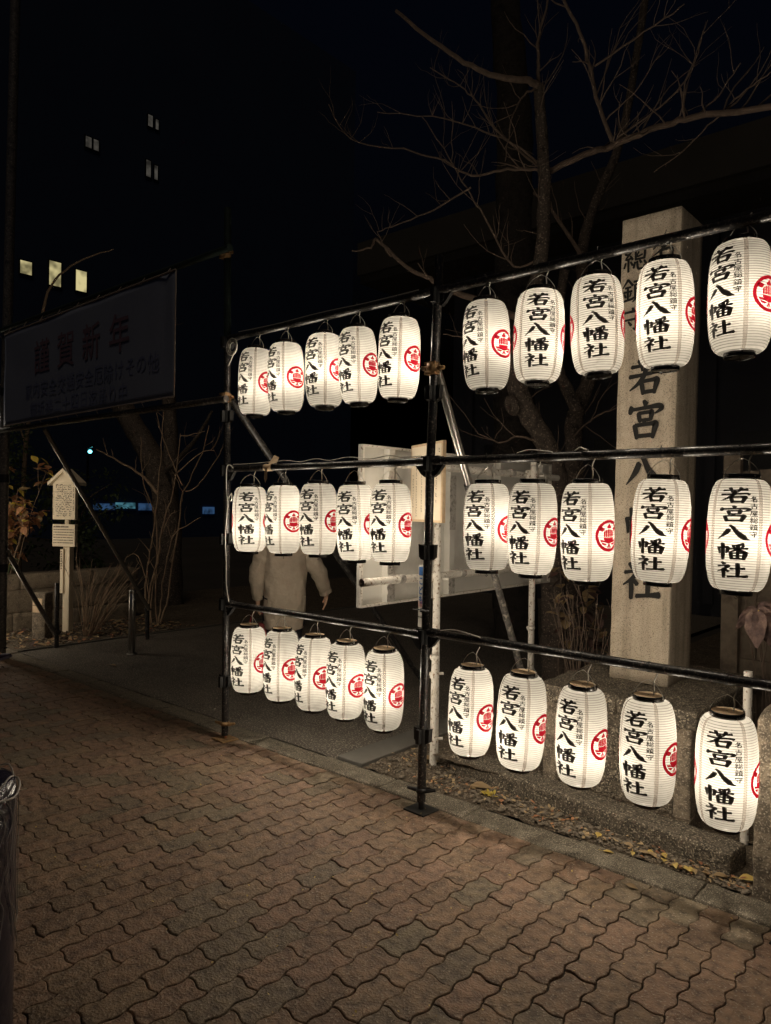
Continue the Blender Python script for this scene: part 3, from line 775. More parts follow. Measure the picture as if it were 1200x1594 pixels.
for ci in range(1, 74):           # ci-th column leftwards
    for j in range(0, 44):
        x0, y0 = XB - ci*U, Y0_ + j*U
        k = (-ci - j) % 4
        if k == 0:
            if ci == 1: paver(x0, y0, U, U, 1, 1)
            else: paver(x0, y0, 2*U, U, 2, 1)
        elif k == 3: paver(x0, y0, U, 2*U, 1, 2)
pf = [tuple(reversed(q)) for q in pf]
me = bpy.data.meshes.new('brick_pavement'); me.from_pydata(pv, [], pf); me.materials.append(paver_mat())
at_ = me.attributes.new('tint', 'FLOAT_COLOR', 'FACE')
at_.data.foreach_set('color', [x for c in tints for x in c])
bm = bmesh.new(); bm.from_mesh(me); bmesh.ops.recalc_face_normals(bm, faces=bm.faces[:]); bm.to_mesh(me); bm.free()
o = bpy.data.objects.new('brick_pavement', me); C.objects.link(o); tag(o, kind='structure')

def sheet(name, x0, x1, y0, y1, z, m, step, amp=0.0, scale=6.0, skirt=.1):
    nx, ny = max(1, int((x1-x0)/step)), max(1, int((y1-y0)/step))
    mb = MB(); vv = []; ff = []
    for j in range(ny+1):
        for i in range(nx+1):
            x, y = x0+(x1-x0)*i/nx, y0+(y1-y0)*j/ny
            p = Vector((x*scale, y*scale, 1.3))
            vv.append((x, y, z + amp*(noise.noise(p) + .5*noise.noise(p*2.7) + .25*noise.noise(p*6))))
    for j in range(ny):
        for i in range(nx):
            a = j*(nx+1)+i; ff.append((a, a+1, a+nx+2, a+nx+1))
    mb.add(vv, ff, smooth=True)
    o = mb.build(name, m); tag(o, kind='structure'); return o
sheet('asphalt_path', -5.86, -.94, .262, 14, -.002, M_['asphalt'], .08, .003, 3.0)
sheet('planting_bed', -9.5, -5.89, .262, 9, .0, M_['soil'], .06, .018, 4.0)
sheet('path_beyond', -14, -5.9, -.0, .262, -.020, M_['asphalt'], .1, .004, 3.0)
sheet('gravel_strip', -.70, 1.75, .255, .78, .004, M_['soil'], .012, .014, 9.0)
sheet('shrine_yard', -.70, 9, .78, 12, .006, M_['soil'], .1, .015, 4.0)
kb = MB()
x = -13.0; rk = random.Random(5)
while x < 2.6:
    ln = .60
    z = .006 + rk.uniform(-.004, .004)
    y0 = .068 + rk.uniform(-.004, .004); y1 = .248 + rk.uniform(-.006, .006)
    kb.box((x+.003, y0, -.08), (x+ln-.003, y1, z)); x += ln
ko = kb.build('kerb', M_['kerb']); tag(ko, kind='structure')
rough(ko, .07, .0035, 9.0, 2.0)
eb = MB(); eb.box((-.930, .262, -.06), (-.708, 2.4, .022)); eo = eb.build('path_edging', M_['edging']); bevel(eo, .006, 2); tag(eo, kind='structure')
eb = MB(); eb.box((-5.885, .262, -.06), (-5.862, 6.0, .016)); eo = eb.build('bed_edging', M_['edging']); tag(eo, kind='structure')

# ------------------------------------------------------------------ stones round the monument
def block(name, a, b, m, amp, cuts, scale, seed, parent=None, Mx=None):
    mb = MB(); mb.box(a, b, 0, Mx); o = mb.build(name, m, parent); rough(o, cuts, amp, scale, seed); return o
ang = math.atan2(.367-.572, 1.46+.25)
st = block('stone_step', (-1.72, 0, -.05), (0, .168, .111), M_['stone_rough'], .006, .028, 9.0, 4.0, None, Matrix.Translation((1.462, .366, 0)) @ Matrix.Rotation(ang, 4, 'Z'))
tag(st, 'long hewn stone step lying on the gravel in front of the monument base', 'stone step')
pl = empty('stone_plinth', (.78, 1.2, 0)); tag(pl, 'layered stone base under the tall engraved pillar', 'plinth')
def off(o):
    o.location = (-.78, -1.2, 0); return o
off(block('corner_post', (1.105, .640, .0), (1.190, .74, .585), M_['granite_dark'], .004, .035, 8.0, 1.0, pl))
off(block('panel', (.395, .668, .0), (1.103, 1.74, .55), M_['stone_rough'], .006, .05, 6.0, 9.0, pl))
off(block('corner_post', (.36, .640, .0), (.445, .74, .57), M_['granite_dark'], .005, .035, 8.0, 15.0, pl))
off(block('capstone', (.33, .60, .556), (.80, 1.80, .655), M_['stone_rough'], .014, .035, 5.0, 3.0, pl))
off(block('capstone', (.805, .61, .560), (1.225, 1.80, .650), M_['stone_rough'], .014, .035, 5.0, 6.0, pl))
gp = block('granite_fence_post', (1.578, .276, -.05), (1.84, .52, .78), M_['granite_dark'], .006, .03, 7.0, 8.0)
bm = bmesh.new(); bm.from_mesh(gp.data)
for v in bm.verts:   # rounded head
    if v.co.z > .70: v.co.z += .07*(1-((v.co.x-1.709)/.135)**2) - .02*((v.co.y-.4)/.12)**2
    if v.co.z > .42: v.co.x = 1.709 + (v.co.x-1.709)*.95
bm.to_mesh(gp.data); bm.free()
tag(gp, 'stout granite fence post with a rounded head beside the step end', 'stone post')
wp = MB(); wp.tube([(1.405, .80, .0), (1.410, .80, .86)], .021, 14)
o = wp.build('rusty_pole', M_['white_pipe']); tag(o, 'short rust-spotted pale pole behind the lowest right lantern', 'pole')

# ------------------------------------------------------------------ engraved pillar
pil = empty('stone_pillar', (.77, 1.2, .65)); tag(pil, 'tall square granite shrine pillar engraved with large black characters', 'monument')
mb = MB()
X0, X1, Y0, Y1 = .578, .952, 1.041, 1.40
TL, TR = .612, .957
zb, zt = .652, 3.372
vv = [(X0,Y0,zb),(.925,Y0,zb),(.925,Y1,zb),(X0,Y1,zb),(TL,Y0,zt),(TR,Y0,zt),(TR,Y1,zt),(TL,Y1,zt)]
mb.add(vv, [(0,3,2,1),(0,1,5,4),(1,2,6,5),(2,3,7,6),(3,0,4,7)])
mb.add([vv[4], vv[5], vv[6], vv[7], (.7845, 1.22, zt+.05)], [(0,1,4),(1,2,4),(2,3,4),(3,0,4)])
sh = mb.build('shaft', M_['pillar'], pil); sh.location = (-.77,-1.2,-.65)
rough(sh, .06, .0022, 11.0, 3.0)
mb = MB()
def on_front(vv2, ff2, y): mb.add([(a, y, b) for a, b in vv2], ff2)
kk = 0
for ch, zc, w, hh in (('若',2.430,.195,.215),('宮',2.180,.20,.225),('八',1.890,.20,.20),('幡',1.560,.20,.22),('社',1.245,.205,.215)):
    xc = .765 + (zc-2)*.008
    for stq in BRUSH[ch]:
        v2, f2 = ribbon([(a, b, c*1.12+1) for a, b, c in stq])
        on_front([(xc+(p.x-50)/100*w, zc-(p.y-50)/100*hh) for p in v2], f2, Y0-.0048-.00008*kk); kk += 1
for ch, xc, zc in (('總',.693,3.125),('鎮',.690,2.945),('守',.688,2.775),('名',.862,3.150),('古',.860,2.96),('屋',.858,2.78)):
    for stq in BRUSH[ch]:
        v2, f2 = ribbon([(a, b, c*1.25+.5) for a, b, c in stq], 4)
        on_front([(xc+(p.x-50)/100*.135, zc-(p.y-50)/100*.135) for p in v2], f2, Y0-.0048-.00005*kk); kk += 1
lt = mb.build('engraved_lettering', M_['ink'], pil); lt.location = (-.77,-1.2,-.65)
mb = MB()
for ch, zc in (('三',2.478),('十',2.32),('九',2.14),('年',1.95),('一',1.77),('月',1.60),('吉',1.36),('日',1.17)):
    v2, f2 = glyph(ch, .0)
    xs = lambda z: .9255 + (z-zb)/(zt-zb)*(TR-.925) + .0045
    mb.add([(xs(zc+b*.10), 1.215+a*.085, zc+b*.10) for a, b in v2], f2)
lt = mb.build('side_lettering', noisy('side_engraving', [(.40,.34,.26),(.30,.25,.19)], 30, bump=0), pil); lt.location = (-.77,-1.2,-.65)

# ------------------------------------------------------------------ notice board seen from behind, its white pipe frame and the boards on it
nb = empty('notice_board', (-.6, 1.3, 0)); tag(nb, 'large white notice board seen from the back on a white pipe frame', 'notice board')
def nb_(mb, name, m):
    o = mb.build(name, m, nb); o.location = (.6,-1.3,0); return o
mb = MB(); mb.box((-.64,.115,1.035),(-.622,2.47,2.035)); nb_(mb, 'panel', M_['white_panel'])
mb = MB()
mb.box((-.620,.115,1.035),(-.600,.13,2.035)); mb.box((-.620,2.455,1.035),(-.600,2.47,2.035)); mb.box((-.620,.13,1.035),(-.600,2.455,1.05)); mb.box((-.620,.13,2.02),(-.600,2.455,2.035))
nb_(mb, 'edge_trim', M_['white_pipe'])
for y in (.33, .98, 1.62, 2.26):
    mb = MB(); mb.box((-.6215, y, 1.052), (-.572, y+.055, 2.018)); nb_(mb, 'batten', M_['white_panel'])
for y, za, zb_ in ((.335,1.055,1.18),(.335,1.23,1.42),(.335,1.70,1.88),(.985,1.055,1.17),(.985,1.5,1.88),(1.625,1.24,1.6)):
    mb = MB(); n = 14
    vv = []
    for i in range(n+1):
        z = za+(zb_-za)*i/n
        vv += [(-.5712, y-.01+.014*noise.noise(Vector((i*.9,y,0)))+.0, z), (-.5708, y+.062+.010*noise.noise(Vector((i*.8,y,5))), z)]
    mb.add(vv, [(2*i,2*i+1,2*i+3,2*i+2) for i in range(n)]); nb_(mb, 'weathered_tape', M_['tape'])
for y, z0, z1 in ((.655,-.02,1.985),(1.875,-.02,2.03)):
    mb = MB(); mb.tube([(-.43,y,z0),(-.435,y,z1)], .0245, 16); nb_(mb, 'post', M_['white_pipe'])
for (ya,yb,z) in ((-.0,2.07,1.205),(.30,2.36,1.925)):
    mb = MB(); mb.tube([(-.49,ya,z),(-.49,yb,z-.01)], .0245, 16, cap=False)
    mb.tube([(-.49,yb,z-.01),(-.49,ya,z)], .0205, 16, cap=False); nb_(mb, 'cross_pipe', M_['white_pipe'])
    for yy in (.33,.98,1.62):
        if ya < yy < yb:
            mb = MB(); mb.tube([(-.49,yy,z),(-.49,yy+.05,z)], .030, 14); mb.box((-.575,yy,z-.02),(-.50,yy+.05,z+.02)); nb_(mb, 'pipe_saddle', M_['tape'])
for y in (.655,1.875):
    for z in (1.202,1.922):
        mb = MB(); mb.box((-.475,y-.04,z-.035),(-.447,y+.04,z+.035)); mb.tube([(-.46,y-.065,z+.02),(-.46,y+.02,z+.02)],.011,8); mb.tube([(-.41,y+.03,z-.01),(-.37,y+.045,z-.01)],.008,8)
        mb.tube([(-.432,y,z-.03),(-.432,y,z+.03)], .031, 14); nb_(mb, 'pipe_clamp', M_['white_pipe'])
# two short stakes strapped to the frame's feet
for k, (x, y, z1) in enumerate(((-.40, .60, .69), (-.395, 1.80, .74))):
    mb = MB(); mb.tube([(x,y,-.05),(x+.004,y,z1)], .0225, 14); mb.lathe([(.026,0),(.034,.018),(.030,.03),(0,.03)],14)
    n = 14*4
    for i in range(len(mb.v)-n, len(mb.v)): mb.v[i] = (mb.v[i][0]+x, mb.v[i][1]+y, mb.v[i][2]+z1-.012)
    for z in (.16, .58):
        mb.tube([(x,y,z-.018),(x,y,z+.018)], .030, 12); mb.tube([(x-.06,y-.02,z),(x+.03,y+.06,z+.006)], .010, 8)
    o = mb.build('ground_stake', M_['white_pipe']); tag(o, ('short white pipe stake clamped to the near foot of the notice board','short white pipe stake at the far foot of the notice board')[k], 'stake')
# tan wooden notice facing the street
nt = empty('wooden_notice', (-.44, .50, 1.5)); tag(nt, 'tan wooden notice with columns of handwriting behind the middle post', 'sign')
Rz = Matrix.Translation((-.300,.37,0)) @ Matrix.Rotation(rad(-28), 4, 'Z')
mb = MB(); mb.box((-.235,-.012,1.565),(.235,.012,2.045),0,Rz); o = mb.build('board', M_['wood_tan'], nt); o.location = (.44,-.5,-1.5); bevel(o, .003, 1)
mb = MB()
mb.add([Rz @ Vector(p) for p in ((-.220,-.0135,1.580),(.220,-.0135,1.580),(.220,-.0135,2.03),(-.220,-.0135,2.03))], [(0,1,2,3)]); o = mb.build('paper_sheet', M_['paper_note'], nt); o.location = (.44,-.5,-1.5)
mb = MB(); rw = random.Random(11)
for cx, za, zb_ in ((.19,2.00,1.95),(.155,1.90,1.68),(.06,1.93,1.74),(.010,1.93,1.66),(-.06,1.96,1.62),(-.14,1.97,1.60),(-.19,1.86,1.64)):
    z = za
    while z > zb_:
        for k in range(4):
            a = cx+rw.uniform(-.006,.003); q = z+rw.uniform(-.012,0); w, h2 = rw.choice(((.011,.0018),(.003,.008),(.013,.0016)))
            mb.add([Rz @ Vector(p) for p in ((a,-.0148,q),(a+w,-.0148,q),(a+w,-.0148,q+h2),(a,-.0148,q+h2))], [(0,1,2,3)])
        z -= .0165 if rw.random() > .12 else .028
o = mb.build('handwriting', M_['ink_soft'], nt); o.location = (.44,-.5,-1.5)
# narrow warning strip strapped to the middle post
ws = empty('warning_strip', (-.06, .05, 1.1)); tag(ws, 'narrow white strip sign with red 110 strapped behind the middle post', 'sign')
Rw = Matrix.Translation((-.085,.062,0)) @ Matrix.Rotation(rad(-20), 4, 'Z')
def ws_(mb, nm, m):
    o = mb.build(nm, m, ws); o.location = (.06,-.05,-1.1); return o
mb = MB(); mb.box((-.037,-.003,.985),(.060,.003,1.33),0,Rw); ws_(mb,'plate',M_['sign_white'])
mb = MB(); mb.add([Rw @ Vector(p) for p in ((-.030,-.0045,1.275),(.05,-.0045,1.275),(.05,-.0045,1.322),(-.030,-.0045,1.322))], [(0,1,2,3)])
for i, ch in enumerate('こども'):
    v2, f2 = glyph(ch, .03); mb.add([Rw @ Vector((-.008+a*.045, -.0045, 1.243-.052*i+b*.05)) for a, b in v2], f2)
ws_(mb,'blue_print',M_['sign_blue'])
mb = MB()
for i, ch in enumerate('110'):
    v2, f2 = glyph(ch, .02); mb.add([Rw @ Vector((-.028+.012*i+a*.022, -.0045, 1.115+b*.045)) for a, b in v2], f2)
ws_(mb,'red_number',M_['sign_red'])
mb = MB(); mb.box((-.037,-.0045,1.04),(.055,-.0035,1.043),0,Rw); ws_(mb,'rule',M_['ink'])
mb = MB(); mb.tube([(-.075,-.03,1.098),(.045,-.036,1.10)], .004, 6); mb.tube([(-.016,0,1.085),(-.016,0,1.102)], .0275, 14); ws_(mb,'strap',M_['coupler'])

# ------------------------------------------------------------------ banner
bn = empty('greeting_banner', (-3.9,-.08,2.9)); tag(bn, 'unlit pale vinyl banner with red new year greeting stretched between the scaffold posts', 'banner')
mb = MB(); nx, ny = 60, 20; vv = []; ff = []
bx0, bx1 = -5.43, -2.335
def bz(tx, ty):
    top = 3.345 + .04*tx; bot = 2.425 + .03*tx
    return bot + (top-bot)*ty
def by(tx, ty): return -.085 + .010*noise.noise(Vector((tx*5, ty*2, 0))) + .014*math.exp(-((tx-.95)/.02)**2)*ty
for j in range(ny+1):
    for i in range(nx+1):
        tx, ty = i/nx, j/ny; vv.append((bx0+(bx1-bx0)*tx, by(tx,ty), bz(tx,ty)))
for j in range(ny):
    for i in range(nx):
        a = j*(nx+1)+i; ff.append((a,a+1,a+nx+2,a+nx+1))
mb.add(vv, ff, smooth=True)
o = mb.build('sheet', M_['banner'], bn); o.location = (3.9,.08,-2.9)
so = o.modifiers.new('thickness','SOLIDIFY'); so.thickness = .003; so.offset = 1
def banner_text(body, x, z, size, pitch, m, name, bold=.006, wide=1.0):
    mb = MB()
    for i, ch in enumerate(body):
        if ch == ' ': continue
        v2, f2 = glyph(ch, bold)
        out = []
        for a, b in v2:
            X = x+pitch*i+a*size*wide; Z = z+.03*((X-bx0)/(bx1-bx0))+b*size
            out.append((X, by((X-bx0)/(bx1-bx0), .5)-.010, Z))
        mb.add(out, f2)
    o = mb.build(name, m, bn); o.location = (3.9,.08,-2.9)
banner_text('謹賀新年', -4.55, 3.02, .34, .47, M_['banner_red'], 'red_greeting', .008)
banner_text('家内安全交通安全厄除けその他', -4.83, 2.715, .165, .170, M_['banner_blue'], 'blue_line')
banner_text('御祈祷二十四日迄承り中', -4.72, 2.53, .16, .165, M_['banner_blue'], 'lower_line')
mb = MB()
mb.tube([(bx1,-.09,2.455),(bx1+.004,-.09,3.385)], .006, 6); mb.tube([(bx0,-.09,3.352),(bx1,-.09,3.392)], .007, 6); mb.tube([(bx0,-.09,2.42),(bx1,-.09,2.452)], .006, 6)
o = mb.build('edge_rope', M_['hem'], bn); o.location = (3.9,.08,-2.9)
mb = MB()
for k in range(9):
    X = bx0+.1+(bx1-bx0-.2)*k/8
    mb.tube([(X,-.09,3.36+.04*k/8),(X+.01,-.06,3.44)], .004, 5); mb.tube([(X,-.09,2.43+.03*k/8),(X+.01,-.06,2.385)], .004, 5)
o = mb.build('lashing', M_['hem'], bn); o.location = (3.9,.08,-2.9)

# ------------------------------------------------------------------ left bed: wall, sign, posts
wl = MB(); rw2 = random.Random(9)
wall = empty('stone_wall', (-7.4,1.2,0)); tag(wall, 'low wall of squared stone blocks behind the planting bed', 'wall')
for course, (z0, z1) in enumerate(((-.05,.22),(.225,.52),(.525,.72))):
    y = -2.6 - (.3 if course % 2 else 0)
    while y < 2.45:
        ln = rw2.uniform(.75, 1.0); y1 = min(y+ln-.006, 2.5)
        if y1-y > .1:
            wl.box((-7.55, y, z0), (-7.275+rw2.uniform(-.006,.006)+(.02 if course == 2 else 0), y1, z1))
        y += ln
wo = wl.build('block_courses', M_['block'], wall); wo.location = (7.4,-1.2,0)
rough(wo, .10, .006, 6.0, 12.0)

ks = empty('shrine_signboard', (-6.72,1.20,0)); tag(ks, 'cream roofed wooden sign of two boards on a post in the planting bed', 'signboard')
ks.rotation_euler = (0,0,rad(27)); ks.scale = (.84, .9, 1.0)
def box_part(name, a, b, m, par=ks, bv=.004):
    mb = MB(); mb.box(a, b); o = mb.build(name, m, par)
    if bv: bevel(o, bv, 1)
    return o
box_part('post', (-.050,-.03,-.05), (.062,.07,1.15), M_['wood_pale'])
box_part('upper_post', (-.035,-.02,1.0), (.035,.03,1.5), M_['wood_pale'])
box_part('upper_board', (-.195,-.085,1.435), (.195,-.022,1.90), M_['wood_pale'])
box_part('lower_board', (-.195,-.085,1.095), (.195,-.022,1.375), M_['wood_pale'])
box_part('slat', (-.075,-.062,.50), (-.020,-.032,1.06), M_['wood_pale'])
mb = MB()
for s in (-1, 1):
    a = [(0,2.035),(s*.255,1.865),(s*.255,1.905),(0,2.078)]
    vv = [(x,-.125,z) for x, z in a]+[(x,.08,z) for x, z in a]
    mb.add(vv, [(0,1,2,3),(7,6,5,4),(0,4,5,1),(1,5,6,2),(2,6,7,3)])
mb.add([(-.19,-.08,1.899),(.19,-.08,1.899),(0,-.08,2.036),(-.19,-.025,1.899),(.19,-.025,1.899),(0,-.025,2.036)], [(0,1,2),(5,4,3)])
mb.build('roof', M_['wood_pale'], ks)
mb = MB(); rs = random.Random(2)
def dash(x, z, w, h): mb.add([(x,-.0862,z),(x+w,-.0862,z),(x+w,-.0862,z+h),(x,-.0862,z+h)], [(0,1,2,3)])
for rowi in range(15):
    z = 1.865 - rowi*.0275
    x = -.145
    while x < .13:
        if rs.random() > .16:
            for k in range(3): dash(x+rs.uniform(0,.010), z+rs.uniform(-.008,.008), rs.choice((.012,.003,.014)), rs.choice((.003,.010)))
        x += .0215
for k in range(16):
    if k % 4 != 3: dash(.158, 1.83-k*.02, .014, .012)
    dash(-.178, 1.78-k*.019, .009, .009)
mb.build('upper_writing', M_['ink_soft'], ks)
mb = MB()
for rowi in range(7):
    z = 1.335-rowi*.033; x = -.175
    while x < (.165 if rowi else .08):
        dash(x, z, .012, .011 if rowi else .017); x += rs.choice((.0145,.0145,.0145,.02))
mb.build('lower_writing', M_['ink_soft'], ks)
mb = MB()
for k in range(8): mb.add([(x_,-.0635,z_) for x_, z_ in ((-.062,1.02-k*.03),(-.040,1.02-k*.03),(-.040,1.036-k*.03),(-.062,1.036-k*.03))], [(0,1,2,3)])
mb.build('slat_writing', M_['ink_soft'], ks)

mb = MB(); mb.tube([(-5.84,.67,-.05),(-5.836,.67,.735)], .026, 14); mb.tube([(-5.836,.67,.15),(-5.836,.67,.20)], .036, 12); mb.tube([(-5.92,.66,.175),(-5.79,.69,.18)], .013, 8)
o = mb.build('anchor_stake', M_['black_pipe']); tag(o, 'black pipe stake with a clamp at the near end of the bed', 'stake')
mb = MB(); mb.tube([(-5.6,1.67,-.05),(-5.604,1.67,.43)], .026, 14); mb.tube([(-5.604,1.67,.35),(-5.604,1.67,.38)], .034, 12); mb.tube([(-5.66,1.66,.365),(-5.53,1.68,.365)], .011, 8)
o = mb.build('anchor_stake', M_['black_pipe']); tag(o, 'short dark stake holding the long thin stay under the bare shrub', 'stake')
bo = empty('bollard', (-4.925,1.08,0)); tag(bo, 'slim stainless steel bollard standing on the asphalt path', 'bollard')
mb = MB(); mb.lathe([(0,.0),(.038,.0),(.038,.655),(.034,.662),(.034,.668),(.038,.674),(.038,.695),(.033,.703),(0,.704)], 24); mb.build('tube', M_['steel'], bo)
mb = MB(); mb.lathe([(0,.001),(.055,.001),(.055,.007),(.039,.009)], 20); mb.build('base_flange', M_['steel'], bo)
mb = MB(); mb.tube([(.036,-.0,.60),(.062,.0,.60)], .010, 8); mb.build('chain_eye', M_['steel'], bo)
gs = empty('granite_marker', (-6.5,.80,0)); tag(gs, 'small square granite marker with two pasted paper slips', 'stone marker')
o = block('shaft', (-.085,-.075,-.05), (.085,.075,.56), M_['granite_dark'], .003, .05, 8.0, 5.0, gs)
for k, z in enumerate((.455,.365)):
    mb = MB(); mb.add([(-.075,-.081,z-.04),(.055,-.081,z-.04),(.055,-.081,z+.04),(-.075,-.081,z+.04)], [(0,1,2,3)]); mb.build('paper_slip', M_['wood_tan'], gs)
gs.rotation_euler = (0,0,rad(30))

# branch lines: points, thickness at the start and at the tip
CHERRY = [
    ([(-0.85, 3.0, 1.02), (-0.82, 2.97, 1.61), (-0.82, 2.95, 1.97), (-0.92, 2.92, 2.27), (-1.11, 2.89, 2.6), (-1.21, 2.86, 2.88), (-1.16, 2.84, 3.29), (-1.02, 2.81, 3.62), (-0.91, 2.78, 3.95), (-0.87, 2.75, 4.51), (-0.88, 2.73, 4.85), (-0.92, 2.7, 5.46)], 0.131, 0.054),
    ([(-0.91, 2.85, 4.74), (-0.36, 2.64, 4.68), (-0.08, 2.43, 4.56), (0.36, 2.22, 4.48), (0.69, 2.02, 4.36), (1.22, 1.81, 4.16), (1.6, 1.6, 4.0)], 0.032, 0.021),
    ([(-0.11, 2.5, 4.6), (-0.19, 2.38, 4.9), (-0.21, 2.25, 5.16), (-0.24, 2.12, 5.37), (-0.34, 2.0, 5.65)], 0.021, 0.013),
    ([(-0.14, 2.2, 5.11), (0.33, 2.0, 5.08), (0.68, 1.8, 5.02)], 0.009, 0.004),
    ([(-0.13, 2.4, 4.77), (0.13, 2.3, 4.84), (0.36, 2.2, 4.99)], 0.007, 0.003),
    ([(-0.04, 2.4, 4.59), (0.24, 2.3, 4.63), (0.5, 2.2, 4.68), (0.66, 2.1, 4.8), (0.74, 2.0, 4.92)], 0.009, 0.004),
    ([(0.54, 2.1, 4.62), (0.56, 2.1, 4.63), (0.61, 2.1, 4.43)], 0.005, 0.003),
    ([(0.67, 2.1, 4.41), (0.84, 2.0, 4.45), (1.01, 1.9, 4.55)], 0.007, 0.003),
    ([(0.9, 2.0, 4.34), (1.08, 1.9, 4.38), (1.23, 1.8, 4.37)], 0.007, 0.004),
    ([(0.85, 2.0, 4.3), (0.62, 2.1, 4.22), (0.34, 2.2, 4.15)], 0.006, 0.003),
    ([(-0.92, 2.7, 5.46), (-0.95, 2.52, 5.44), (-1.09, 2.34, 5.44), (-1.28, 2.16, 5.53), (-1.56, 1.98, 5.77), (-1.85, 1.8, 6.07)], 0.038, 0.017),
    ([(-0.92, 2.7, 5.46), (-0.91, 2.67, 5.66), (-0.89, 2.63, 5.85), (-0.76, 2.6, 6.16)], 0.023, 0.010),
    ([(-0.92, 2.8, 4.72), (-0.94, 2.69, 4.71), (-1.14, 2.57, 4.73), (-1.47, 2.46, 4.73), (-1.69, 2.34, 4.89), (-2.1, 2.23, 5.08), (-2.69, 2.11, 5.32), (-2.9, 2.0, 5.69)], 0.018, 0.005),
    ([(-0.93, 2.8, 4.76), (-1.32, 2.65, 5.17), (-1.43, 2.5, 5.39), (-1.53, 2.35, 5.53), (-1.77, 2.2, 5.72)], 0.015, 0.005),
    ([(-0.93, 2.8, 4.77), (-1.12, 2.62, 4.97), (-1.35, 2.45, 5.1), (-1.65, 2.28, 5.24), (-2.33, 2.1, 5.46)], 0.013, 0.005),
    ([(-0.92, 2.7, 5.46), (-1.01, 2.6, 5.36), (-1.07, 2.5, 5.12), (-1.07, 2.4, 4.72)], 0.013, 0.005),
    ([(-0.9, 2.8, 3.98), (-1.13, 2.68, 3.88), (-1.36, 2.56, 4.32), (-1.46, 2.44, 4.54), (-1.63, 2.32, 4.9), (-1.86, 2.2, 5.3)], 0.014, 0.005),
    ([(-1.43, 2.4, 4.59), (-1.78, 2.3, 4.44), (-2.15, 2.2, 4.36), (-2.31, 2.1, 4.3)], 0.010, 0.004),
    ([(-1.12, 2.85, 3.41), (-1.54, 2.71, 3.64), (-1.85, 2.58, 3.79), (-1.92, 2.44, 3.86), (-2.1, 2.31, 3.97), (-2.37, 2.17, 4.26), (-2.34, 2.04, 4.14), (-2.45, 1.9, 4.1)], 0.042, 0.007),
    ([(-2.12, 2.1, 4.03), (-2.15, 2.05, 4.08), (-2.22, 2.0, 4.26)], 0.009, 0.004),
    ([(-1.81, 2.3, 3.8), (-1.88, 2.2, 3.94)], 0.009, 0.004),
    ([(-1.23, 2.9, 3.04), (-1.36, 2.73, 3.12), (-1.54, 2.57, 3.24), (-1.72, 2.4, 3.29)], 0.013, 0.005),
    ([(-0.93, 2.9, 2.26), (-1.07, 2.73, 2.32), (-1.2, 2.57, 2.26), (-1.32, 2.4, 2.34)], 0.015, 0.005),
]
SECOND = [
    ([(-0.95, 3.6, 0.97), (-1.0, 3.66, 2.0), (-1.04, 3.72, 2.4), (-1.04, 3.78, 2.66), (-0.96, 3.84, 2.93), (-0.93, 3.9, 3.2), (-1.04, 3.96, 3.82), (-1.13, 4.02, 4.32), (-1.03, 4.08, 4.86), (-0.8, 4.14, 5.42), (-0.65, 4.2, 6.31)], 0.109, 0.077),
    ([(-0.94, 3.6, 2.64), (-1.02, 3.53, 2.86), (-1.09, 3.45, 3.08), (-1.07, 3.38, 3.51), (-0.94, 3.3, 3.97)], 0.070, 0.051),
    ([(-0.98, 3.6, 2.38), (-0.71, 3.5, 2.55), (-0.44, 3.4, 2.61)], 0.013, 0.005),
    ([(-1.02, 3.8, 4.24), (-1.31, 3.7, 4.74), (-1.48, 3.6, 4.95)], 0.026, 0.013),
]
OLD = [
    ([(-2.29, 4.6, 3.47), (-2.32, 4.6, 5.28), (-2.34, 4.6, 6.3), (-2.45, 4.6, 7.44), (-2.57, 4.6, 8.44)], 0.266, 0.204),
]
